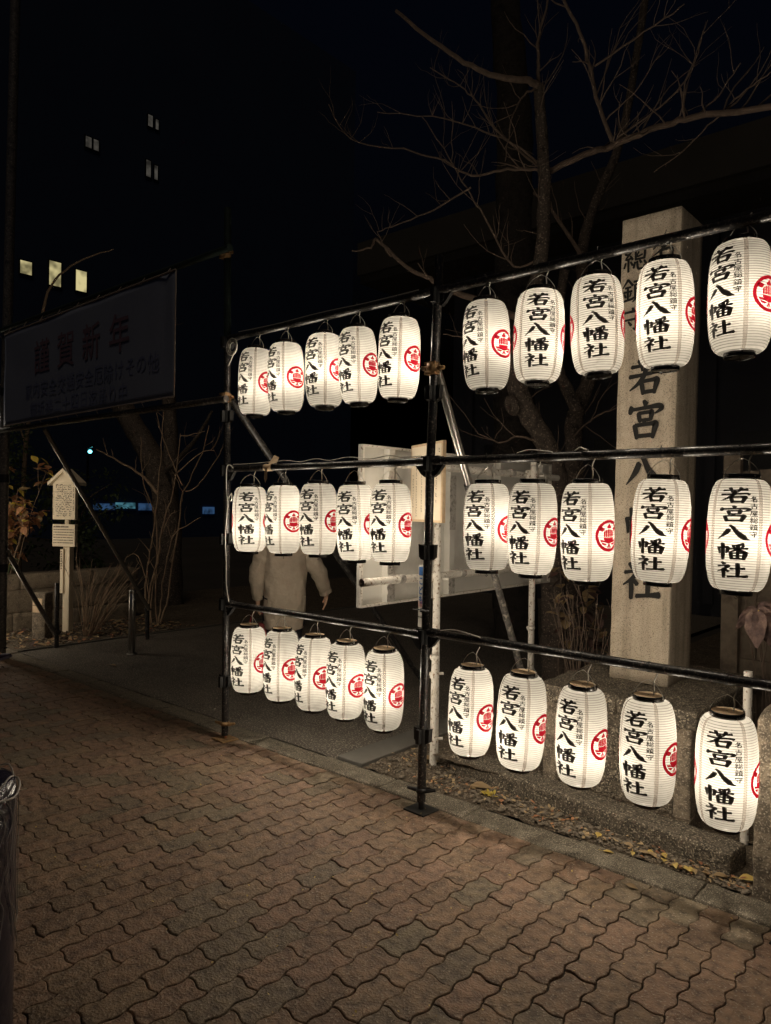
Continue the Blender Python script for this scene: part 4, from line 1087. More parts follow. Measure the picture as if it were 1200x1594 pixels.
SHRUB = [
    ([(-6.88, 2.4, 0.42), (-6.79, 2.4, 0.88), (-6.67, 2.4, 1.31), (-6.59, 2.4, 1.79), (-6.53, 2.4, 2.35), (-6.47, 2.4, 2.91)], 0.018, 0.007),
    ([(-6.78, 2.4, 0.38), (-6.44, 2.34, 0.95), (-6.31, 2.28, 1.23), (-6.0, 2.22, 1.69), (-5.78, 2.16, 2.06), (-5.6, 2.1, 2.54)], 0.018, 0.007),
    ([(-6.63, 2.5, 0.3), (-6.45, 2.42, 0.66), (-6.19, 2.35, 1.09), (-5.94, 2.28, 1.28), (-5.29, 2.2, 1.49)], 0.014, 0.006),
    ([(-6.78, 2.5, 0.33), (-6.9, 2.57, 1.4), (-7.35, 2.63, 1.95), (-7.57, 2.7, 2.65)], 0.016, 0.007),
    ([(-6.46, 2.5, 0.41), (-6.15, 2.46, 1.45), (-6.02, 2.42, 1.79), (-5.86, 2.38, 1.9), (-5.48, 2.34, 2.31), (-5.28, 2.3, 2.64)], 0.016, 0.007),
    ([(-5.92, 2.4, 1.82), (-5.55, 2.33, 1.89), (-5.17, 2.27, 2.12), (-4.84, 2.2, 2.35)], 0.010, 0.005),
    ([(-6.0, 2.4, 1.9), (-6.24, 2.43, 2.14), (-6.57, 2.47, 2.53), (-6.82, 2.5, 2.93)], 0.010, 0.005),
    ([(-6.03, 2.3, 2.03), (-5.38, 2.25, 2.3), (-5.03, 2.2, 2.31)], 0.009, 0.004),
    ([(-5.61, 2.1, 2.52), (-5.46, 2.1, 2.51), (-5.08, 2.1, 2.54)], 0.008, 0.004),
    ([(-6.59, 2.4, 1.79), (-7.17, 2.47, 2.07), (-7.91, 2.53, 2.29), (-8.72, 2.6, 2.5)], 0.027, 0.011),
    ([(-6.71, 2.4, 0.35), (-6.46, 2.33, 0.99), (-6.17, 2.27, 1.39), (-5.86, 2.2, 1.57)], 0.013, 0.005),
    ([(-6.82, 2.4, 0.47), (-7.0, 2.35, 0.91), (-7.24, 2.3, 0.88)], 0.011, 0.005),
]
LTREE = [
    ([(-8.18, 3.6, -0.1), (-8.14, 3.56, 0.86), (-8.23, 3.52, 1.8), (-8.57, 3.48, 2.45), (-9.24, 3.44, 3.13), (-10.07, 3.4, 3.99)], 0.275, 0.191),
    ([(-8.22, 3.6, 1.49), (-8.27, 3.67, 2.55), (-8.48, 3.73, 3.65), (-8.69, 3.8, 4.78)], 0.170, 0.095),
    ([(-8.3, 3.5, 2.12), (-7.33, 3.45, 2.6), (-6.77, 3.4, 3.05)], 0.053, 0.021),
]

# ------------------------------------------------------------------ trees and plants
def tree(name, label, polys, group=None, bark='bark', seed=1, twig_from=.035, twig_n=5, twig_len=.55, parts=('trunk','branches'), trunk_min=.05, base=None):
    rt = random.Random(seed)
    p0 = base or polys[0][0][0]
    root = empty(name, p0); tag(root, label, 'tree' if 'shrub' not in name and 'hydrangea' not in name else 'shrub', group)
    tr, br = MB(), MB(); tw_count = 0
    for pts, q0, q1 in polys:
        big = q0 > trunk_min
        ln = smooth_line(pts, 6 if big else 5, 0.004 if big else .008, rt)
        n = len(ln)
        rr = [max(.0040, (1.0 if q0 < .012 else .86)*(q0+(q1-q0)*i/(n-1))) for i in range(n)]
        if big: rr = [q*(1+.10*noise.noise(Vector((i*.45, q0*20, seed)))) for i, q in enumerate(rr)]
        (tr if big else br).tube(ln, rr, 14 if big else (7 if q0 > .012 else 5), jitter=.18 if big else .05)
        if q0 < twig_from or big:
            k = int(twig_n*(1 if not big else .6)*sum((ln[i+1]-ln[i]).length for i in range(n-1)))
            for _ in range(k):
                i = rt.randrange(int(n*.2), n-1)
                d = (ln[i+1]-ln[max(0,i-1)]).normalized()
                s = Vector((rt.uniform(-1,1), rt.uniform(-.6,.6), rt.uniform(-.25,1.1))).normalized()
                g = (d*.9 + s).normalized()
                L = twig_len*rt.uniform(.25, 1.0)*(.6 if q0 < .008 else 1)
                pp = [ln[i]]; gd = g
                for j in range(5):
                    gd = (gd + Vector((rt.uniform(-.35,.35), rt.uniform(-.3,.3), rt.uniform(-.2,.35)))).normalized()
                    pp.append(pp[-1]+gd*L/5)
                w = min(max(rr[i]*.55, .003), .007)
                br.tube(pp, [w*(1-.7*j/5) for j in range(6)], 5)
                if rt.random() < .6:
                    gd2 = (gd+Vector((rt.uniform(-.8,.8), rt.uniform(-.5,.5), rt.uniform(-.2,.7)))).normalized()
                    br.tube([pp[2], pp[2]+gd2*L*.25, pp[2]+gd2*L*.45+Vector((0,0,.02))], [w*.55, w*.4, w*.2], 4)
    loc = -Vector(p0)
    if tr.v:
        o = tr.build(parts[0], M_[bark], root); o.location = loc
    if br.v:
        o = br.build(parts[1], M_['twig' if bark == 'bark' else bark], root); o.location = loc
    return root
CHERRY[0] = ([(-.80,3.0,-.05), (-.84,3.0,.5)] + CHERRY[0][0], .150, CHERRY[0][2])
ch = tree('cherry_tree', 'bare cherry tree with a knotted leaning trunk behind the right lanterns', CHERRY, seed=4, twig_n=8, twig_len=.62, base=(-.80,3.0,0))
# knot on the trunk
mb = MB()
kp = Vector((-1.18, 2.78, 2.62)); kd = Vector((-.45,-.9,-.05)).normalized()
t1 = kd.orthogonal().normalized(); t2 = kd.cross(t1)
for (dd, q) in ((0,.105),(.035,.098),(.055,.075),(.050,.055),(.020,.040),(.005,.005)):
    for k in range(16):
        a = 2*math.pi*k/16; e = 1+.12*noise.noise(Vector((math.cos(a)*1.5, math.sin(a)*1.5, q*10)))
        mb.v.append(tuple(kp + kd*dd + (t1*math.cos(a)*.75 + t2*math.sin(a)*1.1)*q*e))
for i in range(5):
    for k in range(16):
        k2 = (k+1) % 16; mb.f.append((i*16+k, i*16+k2, (i+1)*16+k2, (i+1)*16+k)); mb.m.append(0); mb.sm.append(True)
o = mb.build('knot', M_['bark'], ch); o.location = (.80,-3.0,0)
SECOND[0] = ([(-.93,3.6,-.05)] + SECOND[0][0] + [(-.50,4.25,7.6),(-.42,4.3,9.0)], .125, .030)
tree('forked_tree', 'slimmer bare tree forking low beside the stone pillar', SECOND, seed=8, twig_n=5, base=(-.93,3.6,0))
OLD[0] = ([(-2.2,4.6,-.05), (-2.26,4.6,1.8)] + OLD[0][0], .33, .20)
tree('old_tree', 'thick dark trunk rising out of sight behind the cherry tree', OLD, bark='bark_old', seed=5, twig_n=0, base=(-2.2,4.6,0))
tree('leaning_tree', 'dark leaning tree trunk behind the bare shrub under the banner', LTREE, seed=6, twig_n=4, base=(-8.18,3.6,-.1))
SHRUB2 = []
for pts, a, b in SHRUB:
    if pts[0][2] < .6: pts = [(-6.55+.25*(pts[0][0]+6.7), pts[0][1]-.1, -.02)] + pts
    SHRUB2.append((pts, a, b))
tree('bare_shrub', 'tall bare many-stemmed shrub at the back of the planting bed', SHRUB2, bark='stem', seed=9, twig_n=2, twig_len=.4, parts=('trunk','stems'), base=(-6.6,2.3,0))
tree('small_tree', 'thin leafless sapling reaching above the banner top', [
    ([(-9.9,1.9,-.05),(-9.7,1.9,2.2),(-9.6,1.95,3.4),(-9.2,1.9,4.4),(-8.6,1.8,4.9),(-7.6,1.7,5.0),(-6.4,1.6,4.9)], .05, .006),
    ([(-9.6,1.95,3.4),(-10.2,2.0,4.0),(-10.9,2.0,4.6)], .02, .005), ([(-9.65,1.95,3.2),(-9.1,1.8,3.7),(-8.7,1.8,4.3)], .018, .005),
    ([(-9.7,1.9,2.6),(-10.3,1.9,3.3),(-11.0,2.0,3.7)], .018, .005)], bark='stem', seed=12, twig_n=3, twig_len=.6, base=(-9.9,1.9,0), trunk_min=.2, parts=('trunk','branches'))

def leaf_into(mb, p, d, up, L, W, mat_, rl_, curl=.25):
    """one ovate leaf, folded along its midrib"""
    d = d.normalized(); s = d.cross(up)
    s = s.normalized() if s.length > 1e-4 else d.orthogonal().normalized()
    nrm = s.cross(d)
    st = [(0,.0),(.12,.34),(.32,.9),(.52,1.0),(.74,.66),(.9,.28),(1,0)]
    mid, lf, rt_ = [], [], []
    for t, w in st:
        c = p + d*(t*L) + nrm*(-curl*L*t*t)
        mid.append(c); lf.append(c + s*(w*W*.5) + nrm*(w*W*.13)); rt_.append(c - s*(w*W*.5) + nrm*(w*W*.13))
    vv = []; 
    for a, b, c in zip(lf, mid, rt_): vv += [a, b, c]
    ff = []
    for i in range(len(st)-1):
        a = 3*i; ff += [(a,a+1,a+4,a+3), (a+1,a+2,a+5,a+4)]
    mb.add(vv, ff, mat_, True)
def stems_plant(name, label, base, n, h, spread, seed, leaf=None, cat='shrub', group=None, stem='stem', lean=(0,0), w=.006, sub=2):
    rt = random.Random(seed); root = empty(name, base); tag(root, label, cat, group)
    sb, lb = MB(), MB()
    for k in range(n):
        a = rt.uniform(0, 6.28); L = h*rt.uniform(.6, 1.0); s = spread*rt.uniform(.2, 1.0)
        q = Vector((math.cos(a)*.05, math.sin(a)*.05, -.02)); tip = Vector((math.cos(a)*s+lean[0], math.sin(a)*s+lean[1], L))
        m1 = q.lerp(tip, .4) + Vector((rt.uniform(-.04,.04), rt.uniform(-.04,.04), .10*L)); m2 = q.lerp(tip, .72) + Vector((rt.uniform(-.04,.04), rt.uniform(-.04,.04), .06*L))
        ln = smooth_line([q, m1, m2, tip], 4, .004, rt)
        sb.tube(ln, [w*(1-.65*i/(len(ln)-1)) for i in range(len(ln))], 5)
        ends = [(ln[-1], (ln[-1]-ln[-3]).normalized())]
        for _ in range(sub):
            i = rt.randrange(len(ln)//2, len(ln)-1); g = ((ln[i+1]-ln[i]).normalized() + Vector((rt.uniform(-.9,.9), rt.uniform(-.9,.9), rt.uniform(0,.7)))).normalized()
            e = ln[i] + g*L*.22; sb.tube([ln[i], ln[i].lerp(e,.5)+Vector((0,0,.01)), e], [w*.5,w*.4,w*.25], 4); ends.append((e, g))
        if leaf:
            mats_, lsize, per = leaf
            for e, g in ends:
                for _ in range(per):
                    dd = (g*.3 + Vector((rt.uniform(-1,1), rt.uniform(-1,1), rt.uniform(-1.0,.35)))).normalized()
                    leaf_into(lb, e - g*rt.uniform(0,.12), dd, Vector((rt.uniform(-.3,.3), rt.uniform(-.3,.3), 1)), lsize*rt.uniform(.6,1.1), lsize*rt.uniform(.42,.62), rt.randrange(len(mats_)), rt, rt.uniform(.05,.45))
    sb.build('stems', M_[stem], root)
    if lb.v: lb.build('leaves', [M_[q] for q in leaf[0]], root)
    return root
stems_plant('hydrangea_shrub', 'rust red and yellow leaved hydrangea beside the roofed sign', (-7.62,.72,.05), 24, 1.9, .55, 31, (['leaf_red','leaf_red','leaf_dry','leaf_red','leaf_yellow'], .17, 5))
stems_plant('hydrangea_shrub', 'smaller hydrangea of yellow leaves low at the left edge', (-7.1,.35,.0), 10, 1.15, .36, 37, (['leaf_yellow','leaf_yellow','leaf_green'], .14, 3))
stems_plant('twiggy_shrub', 'fan of bare straw coloured twigs around the sign post', (-6.30,1.28,0), 40, 1.0, .60, 33, None, lean=(.15,.2), w=.005, sub=1)
stems_plant('hydrangea_shrub', 'dull purple leaved shrub low behind the left post', (-4.9,3.4,.0), 9, .95, .45, 35, (['leaf_purple'], .16, 4))
stems_plant('twiggy_shrub', 'bundle of bare grey twigs left of the stone pillar', (.12,1.75,.02), 24, 1.15, .42, 41, None, stem='twig', w=.006, sub=1)
stems_plant('hydrangea_shrub', 'withered dark leaved shrub under the notice board end', (-.25,2.15,.02), 9, 1.05, .40, 43, (['leaf_purple','leaf_dry'], .13, 3), stem='twig')
# the big limp leaves at the right edge, hung on one stalk
dp = empty('withered_plant', (1.66,.56,.0)); tag(dp, 'stalk with limp purple withered leaves at the right edge above the rail', 'plant')
sb, lb = MB(), MB()
sb.tube(smooth_line([(1.66,.60,.0),(1.68,.58,.5),(1.65,.54,.85),(1.60,.50,1.03),(1.565,.46,1.16),(1.545,.42,1.215)], 4), .0045, 6)
sb.tube(smooth_line([(1.75,.46,1.0),(1.66,.44,1.04),(1.60,.42,1.08),(1.56,.42,1.125)], 4), .0035, 6)
sb.tube(smooth_line([(1.545,.42,1.215),(1.60,.42,1.235),(1.66,.43,1.21),(1.74,.44,1.18)], 4), .0030, 6)
def limp_leaf(p, d, side, L, W, seed, sag=.5):
    nu, nv = 14, 10; d = d.normalized(); side = (side - d*side.dot(d)).normalized(); vv = []
    c = p.copy(); dirs = d.copy()
    for i in range(nu+1):
        t = i/nu; w = W*.5*(math.sin(math.pi*min(1, t**.75))**.8 + .02)*(1-.25*t)
        nrm = side.cross(dirs)
        for j in range(nv+1):
            q = (j/nv-.5)*2
            fold = abs(q)*.30 + .10*math.sin(abs(q)*9 - t*13)*(.4+.6*abs(q)) + .35*noise.noise(Vector((t*4+seed, q*2.2, seed)))
            vv.append(c + side*(w*q*.92) - nrm*(fold*w*.75))
        dirs = (dirs + Vector((0,0,-1))*sag/nu*1.6 + side*.05*math.sin(t*5+seed)).normalized(); c = c + dirs*L/nu
    lb.add(vv, [(i*(nv+1)+j, i*(nv+1)+j+1, (i+1)*(nv+1)+j+1, (i+1)*(nv+1)+j) for i in range(nu) for j in range(nv)], 0, True)
CT = Vector((1.545,.42,1.215))
for d, sd, L, W, sg in (((-.75,-.15,-.15),(.2,-.3,1),.135,.085,.9),((-.05,-.45,-.8),(1,-.25,.2),.175,.125,.5),((.40,-.25,-.75),(1,.3,.3),.185,.12,.5),
                        ((.75,-.25,.55),(-.3,-.3,1),.17,.085,.9),((.9,-.1,.05),(-.1,-.4,1),.15,.09,1.0),((.2,.3,-.9),(1,0,.2),.16,.11,.4)):
    limp_leaf(CT, Vector(d), Vector(sd), L, W, L*37, sg)
for d, sd, L, W, sg in (((.5,-.2,-.7),(1,.1,.4),.14,.10,.5),((.95,-.2,-.1),(0,-.3,1),.12,.08,.9)):
    limp_leaf(Vector((1.62,.42,1.08)), Vector(d), Vector(sd), L, W, L*51, sg)
o = sb.build('stems', M_['leaf_yellow'], dp); o.location = (-1.66,-.56,0)
o = lb.build('leaves', [M_['limp']], dp); o.location = (-1.66,-.56,0)

def evergreen(name, label, base, h, w, seed, n=2600, mats_=('leaf_green',), size=.09, crown0=.25):
    rt = random.Random(seed); root = empty(name, base); tag(root, label, 'tree', 'dark evergreens behind the wall')
    tb = MB(); tb.tube(smooth_line([(0,0,-.05),(.05,.03,h*.35),(-.04,.02,h*.7),(0,0,h*.95)], 4), [.07*(1-.8*i/12) for i in range(13)], 8)
    cl = []
    for _ in range(26):
        a = rt.uniform(0,6.28); t = rt.uniform(crown0, 1.0); q = w*rt.uniform(.1,1.0)*(1-.55*abs(t-.5)*1.3)
        cl.append((Vector((math.cos(a)*q, math.sin(a)*q, h*t)), rt.uniform(.18,.42)*w))
        tb.tube([(0,0,h*t*.8), tuple(Vector((math.cos(a)*q*.5, math.sin(a)*q*.5, h*t*.92))), tuple(cl[-1][0])], [.02,.014,.006], 5)
    lb = MB()
    for _ in range(n):
        c, q = rt.choice(cl)
        v = Vector((rt.gauss(0,1), rt.gauss(0,1), rt.gauss(0,.8))).normalized()*q*rt.random()**.4
        g = (v.normalized()+Vector((rt.uniform(-.6,.6), rt.uniform(-.6,.6), rt.uniform(-.6,.3)))).normalized()
        leaf_into(lb, c+v, g, Vector((0,0,1)), size*rt.uniform(.6,1.2), size*rt.uniform(.4,.6), rt.randrange(len(mats_)), rt, .2)
    tb.build('trunk', M_['bark'], root); lb.build('crown', [M_[q] for q in mats_], root)
    return root
evergreen('evergreen_tree', 'dark leafy evergreen directly behind the rust leaved hydrangea', (-8.9,1.0,0), 3.1, 1.0, 51)
evergreen('evergreen_tree', 'dark evergreen bush right of the roofed sign behind the wall', (-8.7,2.3,0), 2.0, .8, 52, 1600)

# ------------------------------------------------------------------ gravel and fallen leaves
def pebbles(name, n, fx, sz, seed, m):
    rt = random.Random(seed); mb = MB()
    for _ in range(n):
        x, y, z = fx(rt); s = sz*rt.uniform(.35, 1.25)*(1.6 if rt.random() < .06 else 1)
        R_ = Matrix.Rotation(rt.uniform(0,6.28), 3, 'Z') @ Matrix.Rotation(rt.uniform(-.4,.4), 3, 'X')
        vv = []
        for zz_, q in ((-.45,.55),(0,1.0),(.38,.72)):
            for k in range(6):
                a = 2*math.pi*k/6; e = q*rt.uniform(.8,1.2)
                vv.append(R_ @ Vector((math.cos(a)*s*e, math.sin(a)*s*e*.8, zz_*s)) + Vector((x,y,z)))
        ff = [(k,(k+1)%6,6+(k+1)%6,6+k) for k in range(6)]+[(6+k,6+(k+1)%6,12+(k+1)%6,12+k) for k in range(6)]+[(12,13,14,15,16,17)]
        mb.add(vv, ff)
    o = mb.build(name, m); tag(o, kind='stuff'); return o
def step_front(x): return .367 + (1.46-x)*.120
def fg(rt):
    x = rt.uniform(-.68, 1.57)
    return (x, rt.uniform(.258, min(.76, step_front(x)) if x > -.28 else .76), .012)
pebbles('gravel', 1500, fg, .0085, 61, M_['pebble'])
pebbles('coarse_gravel', 150, fg, .018, 64, M_['pebble'])
def fg2(rt):
    x = rt.uniform(-.2, 1.12); y = step_front(x)+.165
    return (x, rt.uniform(y, max(y+.02, .66)), rt.uniform(.10, .125) if True else 0)
sheet('gravel_shelf', -.35, 1.20, .52, .70, .098, M_['soil'], .015, .010, 9.0)
pebbles('gravel_on_step', 420, fg2, .0065, 62, M_['pebble'])
pebbles('bed_gravel', 700, lambda rt: (rt.uniform(-7.2,-5.9), rt.uniform(.28,2.4), .02), .016, 63, M_['pebble'])
def litter(name, n, fx, size, mats_, seed, kind='stuff'):
    rt = random.Random(seed); mb = MB()
    for _ in range(n):
        x, y, z = fx(rt); a = rt.uniform(0,6.28)
        leaf_into(mb, Vector((x,y,z+rt.uniform(.004,.02))), Vector((math.cos(a), math.sin(a), rt.uniform(-.25,.35))), Vector((rt.uniform(-.4,.4), rt.uniform(-.4,.4), 1)), size*rt.uniform(.5,1.3), size*rt.uniform(.3,.7), rt.randrange(len(mats_)), rt, rt.uniform(-.3,.4))
    o = mb.build(name, [M_[q] for q in mats_]); tag(o, kind=kind); return o
litter('leaf_litter', 420, lambda rt: (rt.uniform(-7.2,-5.9), .28+2.3*rt.random(), .012), .075, ['leaf_dry','leaf_red','leaf_dry','leaf_purple'], 71)
litter('crumbled_leaves', 260, fg, .028, ['leaf_dry','leaf_dry','leaf_red'], 72)
litter('joint_debris', 240, lambda rt: (rt.uniform(-1.5,2.2), rt.uniform(-1.6,.06), -.004), .012, ['leaf_dry','leaf_gold'], 73)
rf = random.Random(17)
def fallen(x, y, z, L, W, m, label, group=None, a=None, curl=.15):
    mb = MB(); a = rf.uniform(0,6.28) if a is None else a
    leaf_into(mb, Vector((0,0,0)), Vector((math.cos(a), math.sin(a), rf.uniform(0,.2))), Vector((rf.uniform(-.3,.3), rf.uniform(-.3,.3), 1)), L, W, 0, rf, curl)
    mb.tube([(0,0,0),(-math.cos(a)*L*.3,-math.sin(a)*L*.3,.004)], .0012, 4)
    o = mb.build('fallen_leaf', M_[m], None, (x,y,z)); tag(o, label, 'leaf', group); return o
G1 = 'yellow leaves fallen by the stone step'
for (x, y) in ((.86,.30),(1.05,.275),(1.16,.285),(1.13,.305),(1.20,.272),(1.24,.30),(1.10,.31),(1.27,.285),(1.32,.31),(1.19,.315),(1.30,.272),(1.36,.295),(.98,.33),(1.41,.30)):
    fallen(x, y, .026, rf.uniform(.04,.07), rf.uniform(.022,.036), rf.choice(['leaf_gold','leaf_gold','leaf_dry']), 'small yellow leaf fallen in the gravel along the stone step', G1)
fallen(.93, .20, .014, .055, .030, 'leaf_gold', 'single bright yellow leaf lying flat on the kerb', None, .3)
fallen(1.14, -.02, .012, .055, .026, 'leaf_dry', 'tan leaf lying on the brick paving below the kerb', None, .1)
fallen(1.505, .335, .03, .085, .06, 'leaf_gold', 'curled yellow leaf tucked between the step end and the granite post', None, .5)
fallen(.0, .43, .022, .135, .085, 'leaf_dry', 'large tan leaf on the gravel right of the middle post foot', None, .55)
fallen(-.53, .60, .022, .16, .085, 'leaf_dry', 'large pale leaf lying by the feet of the white stake', None, .2)
fallen(.50, .30, .022, .05, .035, 'leaf_red', 'orange leaf on the gravel close to the kerb', None, 1.2)
fallen(.27, .35, .022, .045, .03, 'leaf_red', 'little orange brown leaf among weeds and pebbles', None, 2.2)
fallen(-4.55, .62, .01, .10, .05, 'leaf_dry', 'pale leaf alone on the asphalt path near the steel bollard', None, .2)
fallen(-6.05, .52, .03, .16, .07, 'leaf_dry', 'broad pale dead leaf in the bed beside the granite marker', None, .4)
wd = empty('weed', (.17,.40,.015)); tag(wd, 'tiny green weed sprouting from the gravel by the large tan leaf', 'weed')
lb = MB()
for k in range(11):
    a = rf.uniform(0,6.28); leaf_into(lb, Vector((rf.uniform(-.03,.03), rf.uniform(-.03,.03), 0)), Vector((math.cos(a), math.sin(a), .7)), Vector((0,0,1)), .045, .016, 0, rf, .3)
lb.build('leaves', [M_['leaf_yellow']], wd)

# ------------------------------------------------------------------ people
M_['coat'] = noisy('beige_coat', [(.33,.275,.21),(.38,.32,.25),(.29,.24,.185)], scale=3, rough_=.75, bump=1.0, bscale=11, dist=.03)
M_['skin'] = noisy('skin', [(.50,.30,.20),(.56,.35,.24)], scale=8, rough_=.55, bump=.05)
M_['trouser'] = noisy('dark_trousers', [(.012,.012,.018),(.022,.020,.028)], scale=6, rough_=.8, bump=.3, dist=.004)
M_['hair'] = noisy('dark_hair', [(.014,.010,.008),(.03,.022,.016)], scale=30, rough_=.5, bump=.5, dist=.004)
M_['shoe'] = noisy('dark_purple_shoe', [(.035,.022,.05),(.05,.032,.07)], scale=20, rough_=.6, bump=.2, dist=.002)
M_['sole'] = plain('pale_sole', (.16,.14,.19), .7)
M_['bag'] = noisy('dark_red_bag', [(.16,.022,.020),(.20,.03,.028)], scale=6, rough_=.6, bump=.3, dist=.004)
M_['eye'] = plain('eye', (.03,.02,.02), .2, .5)
M_['lip'] = plain('lip', (.42,.16,.13), .5)

def skin_body(J, edges, name, parent, m):
    """grow one continuous body over a skeleton of (position, radius) joints"""
    bm = bmesh.new(); sk = bm.verts.layers.skin.verify(); V = {}
    for k, (p, q) in J.items():
        v = bm.verts.new(p); v[sk].radius = (q, q) if not hasattr(q, '__len__') else q; V[k] = v
    V['pelvis'][sk].use_root = True
    for a, b in edges: bm.edges.new((V[a], V[b]))
    me = bpy.data.meshes.new(name); bm.to_mesh(me); bm.free()
    o = bpy.data.objects.new(name, me); C.objects.link(o)
    s = o.modifiers.new('skin','SKIN'); s.use_smooth_shade = True; s.branch_smoothing = .4
    b = o.modifiers.new('sub','SUBSURF'); b.levels = 2; b.render_levels = 2
    bpy.context.view_layer.update()
    me2 = bpy.data.meshes.new_from_object(o.evaluated_get(bpy.context.evaluated_depsgraph_get()))
    bpy.data.objects.remove(o); bpy.data.meshes.remove(me)
    for q in me2.polygons: q.use_smooth = True
    me2.materials.clear(); me2.materials.append(m)
    o = bpy.data.objects.new(name, me2); C.objects.link(o); o.parent = parent
    return o
def hand(J, E, wrist_key, wrist, d, palm_side, thumb_side, sc_=1.0, tag_='h'):
    """palm, four fingers of unequal length, thumb from the side of the palm"""
    d = d.normalized(); t = thumb_side - d*thumb_side.dot(d); t.normalize(); c = palm_side.normalized()
    pc = wrist + d*.045*sc_; J[tag_+'palm'] = (pc, (.026*sc_, .017*sc_)); E.append((wrist_key, tag_+'palm'))
    for k, (o, L, cu) in enumerate(((.021,.072,.10),(.007,.080,.16),(-.007,.074,.22),(-.020,.060,.30))):
        a = pc + d*.035*sc_ + t*o*sc_; prev = tag_+'palm'; q = a
        dd = d.copy()
        for s in range(3):
            nm = f'{tag_}f{k}{s}'; J[nm] = (q, (.0092-.0012*s)*sc_); E.append((prev, nm)); prev = nm
            dd = (dd + c*cu*1.6).normalized(); q = q + dd*L*.42*sc_
    J[tag_+'t0'] = (wrist + d*.028*sc_ + t*.030*sc_, .011*sc_); E.append((tag_+'palm', tag_+'t0'))
    J[tag_+'t1'] = (wrist + d*.058*sc_ + t*.048*sc_ + c*.012, .0095*sc_); E.append((tag_+'t0', tag_+'t1'))
    J[tag_+'t2'] = (wrist + d*.084*sc_ + t*.052*sc_ + c*.024, .008*sc_); E.append((tag_+'t1', tag_+'t2'))
def coat_sleeve(mb, pts, rr, seed):
    ln = smooth_line(pts, 9); n = len(ln); out = []
    for i in range(n):
        t = i/(n-1)*(len(rr)-1); k = min(int(t), len(rr)-2); q = rr[k]+(rr[k+1]-rr[k])*(t-k)
        out.append(q*(1 + .055*math.sin(i*1.55+seed) - .07*abs(noise.noise(Vector((i*.55, seed, 0))))+.03))
    mb.tube(ln, out, 20, jitter=.22)
def person(root, pose, coat, H=1.66):
    """faces -y in its own space; pose gives feet, knees, hands and elbows"""
    P = pose
    J = {'pelvis': (Vector((0,0,.90)), (.15,.115)), 'waist': (Vector((0,0,1.05)), (.135,.10)), 'chest': (Vector((0,.01,1.24)), (.15,.11)),
         'neckb': (Vector((0,.01,1.385)), .062), 'neck': (Vector((0,-.005,1.45)), .052), 'head': (Vector((0,-.015,1.54)), (.072,.088)), 'crown': (Vector((0,-.01,1.60)), (.062,.076))}
    E = [('pelvis','waist'),('waist','chest'),('chest','neckb'),('neckb','neck'),('neck','head'),('head','crown')]
    for s, nm in ((1,'l'),(-1,'r')):
        J[nm+'hip'] = (Vector((s*.088,0,.84)), .088); J[nm+'knee'] = (Vector(P[nm+'knee']), .058); J[nm+'ank'] = (Vector(P[nm+'ank']), .040)
        ft = Vector(P[nm+'ank']) + Vector(P.get(nm+'toe', (0,-.13,-.055))); J[nm+'toe'] = (ft, .032)
        E += [('pelvis',nm+'hip'),(nm+'hip',nm+'knee'),(nm+'knee',nm+'ank'),(nm+'ank',nm+'toe')]
        J[nm+'sh'] = (Vector((s*.165,.01,1.335)), .060); J[nm+'elb'] = (Vector(P[nm+'elb']), .042); J[nm+'wri'] = (Vector(P[nm+'wri']), .027)
        E += [('chest',nm+'sh'),(nm+'sh',nm+'elb'),(nm+'elb',nm+'wri')]
        w = Vector(P[nm+'wri']); d = (w-Vector(P[nm+'elb'])) if nm+'hd' not in P else Vector(P[nm+'hd'])
        hand(J, E, nm+'wri', w, d, Vector((-s*.6,.5,0)), Vector((0,-1,0)) if nm+'th' not in P else Vector(P[nm+'th']), 1.0, nm)
    skin_body(J, E, 'body', root, M_['skin'])
    # face
    mb = MB()
    for s in (-1,1):
        mb.tube([(s*.032,-.098,1.555),(s*.032,-.106,1.555)], [.012,.006], 10)
    mb.build('eye', M_['eye'], root)
    mb = MB(); mb.tube([(0,-.096,1.565),(0,-.116,1.525),(0,-.108,1.515)], [.008,.014,.010], 10)
    for s in (-1,1): mb.tube([(s*.074,.0,1.56),(s*.086,.012,1.55),(s*.078,.008,1.52)], [.012,.018,.009], 8)
    mb.build('nose_and_ears', M_['skin'], root)
    mb = MB(); mb.tube([(-.022,-.098,1.488),(0,-.104,1.488),(.022,-.098,1.488)], [.003,.008,.003], 8); mb.build('mouth', M_['lip'], root)
    # hair: a cap that leaves the face free and falls to the nape
    mb = MB(); n, rn = 28, 10; vv = []
    for i in range(rn+1):
        for k in range(n):
            a = 2*math.pi*k/n; front = max(0, -math.sin(a))
            ph = (i/rn)*(math.pi*(.40 if front > .35 else .72)); 
            q = 1+.05*noise.noise(Vector((math.cos(a)*3, math.sin(a)*3, i*.4)))
            vv.append((.092*math.sin(ph)*math.cos(a)*q, -.005+.112*math.sin(ph)*math.sin(a)*q, 1.555+.118*math.cos(ph)*q))
    ff = [(i*n+k, i*n+(k+1)%n, (i+1)*n+(k+1)%n, (i+1)*n+k) for i in range(rn) for k in range(n)]
    mb.add(vv, ff, 0, True); mb.build('hair', M_['hair'], root)
    # trousers
    mb = MB()
    for s, nm in ((1,'l'),(-1,'r')):
        hip = Vector((s*.085,0,.86)); kn = Vector(P[nm+'knee']); an = Vector(P[nm+'ank'])
        coat_sleeve(mb, [hip, kn, an+Vector((0,0,-.01))], [.118,.088,.078], s)
    mb.tube([(0,0,.80),(0,0,.98)], [.15,.165], 18); mb.build('trousers', M_['trouser'], root)
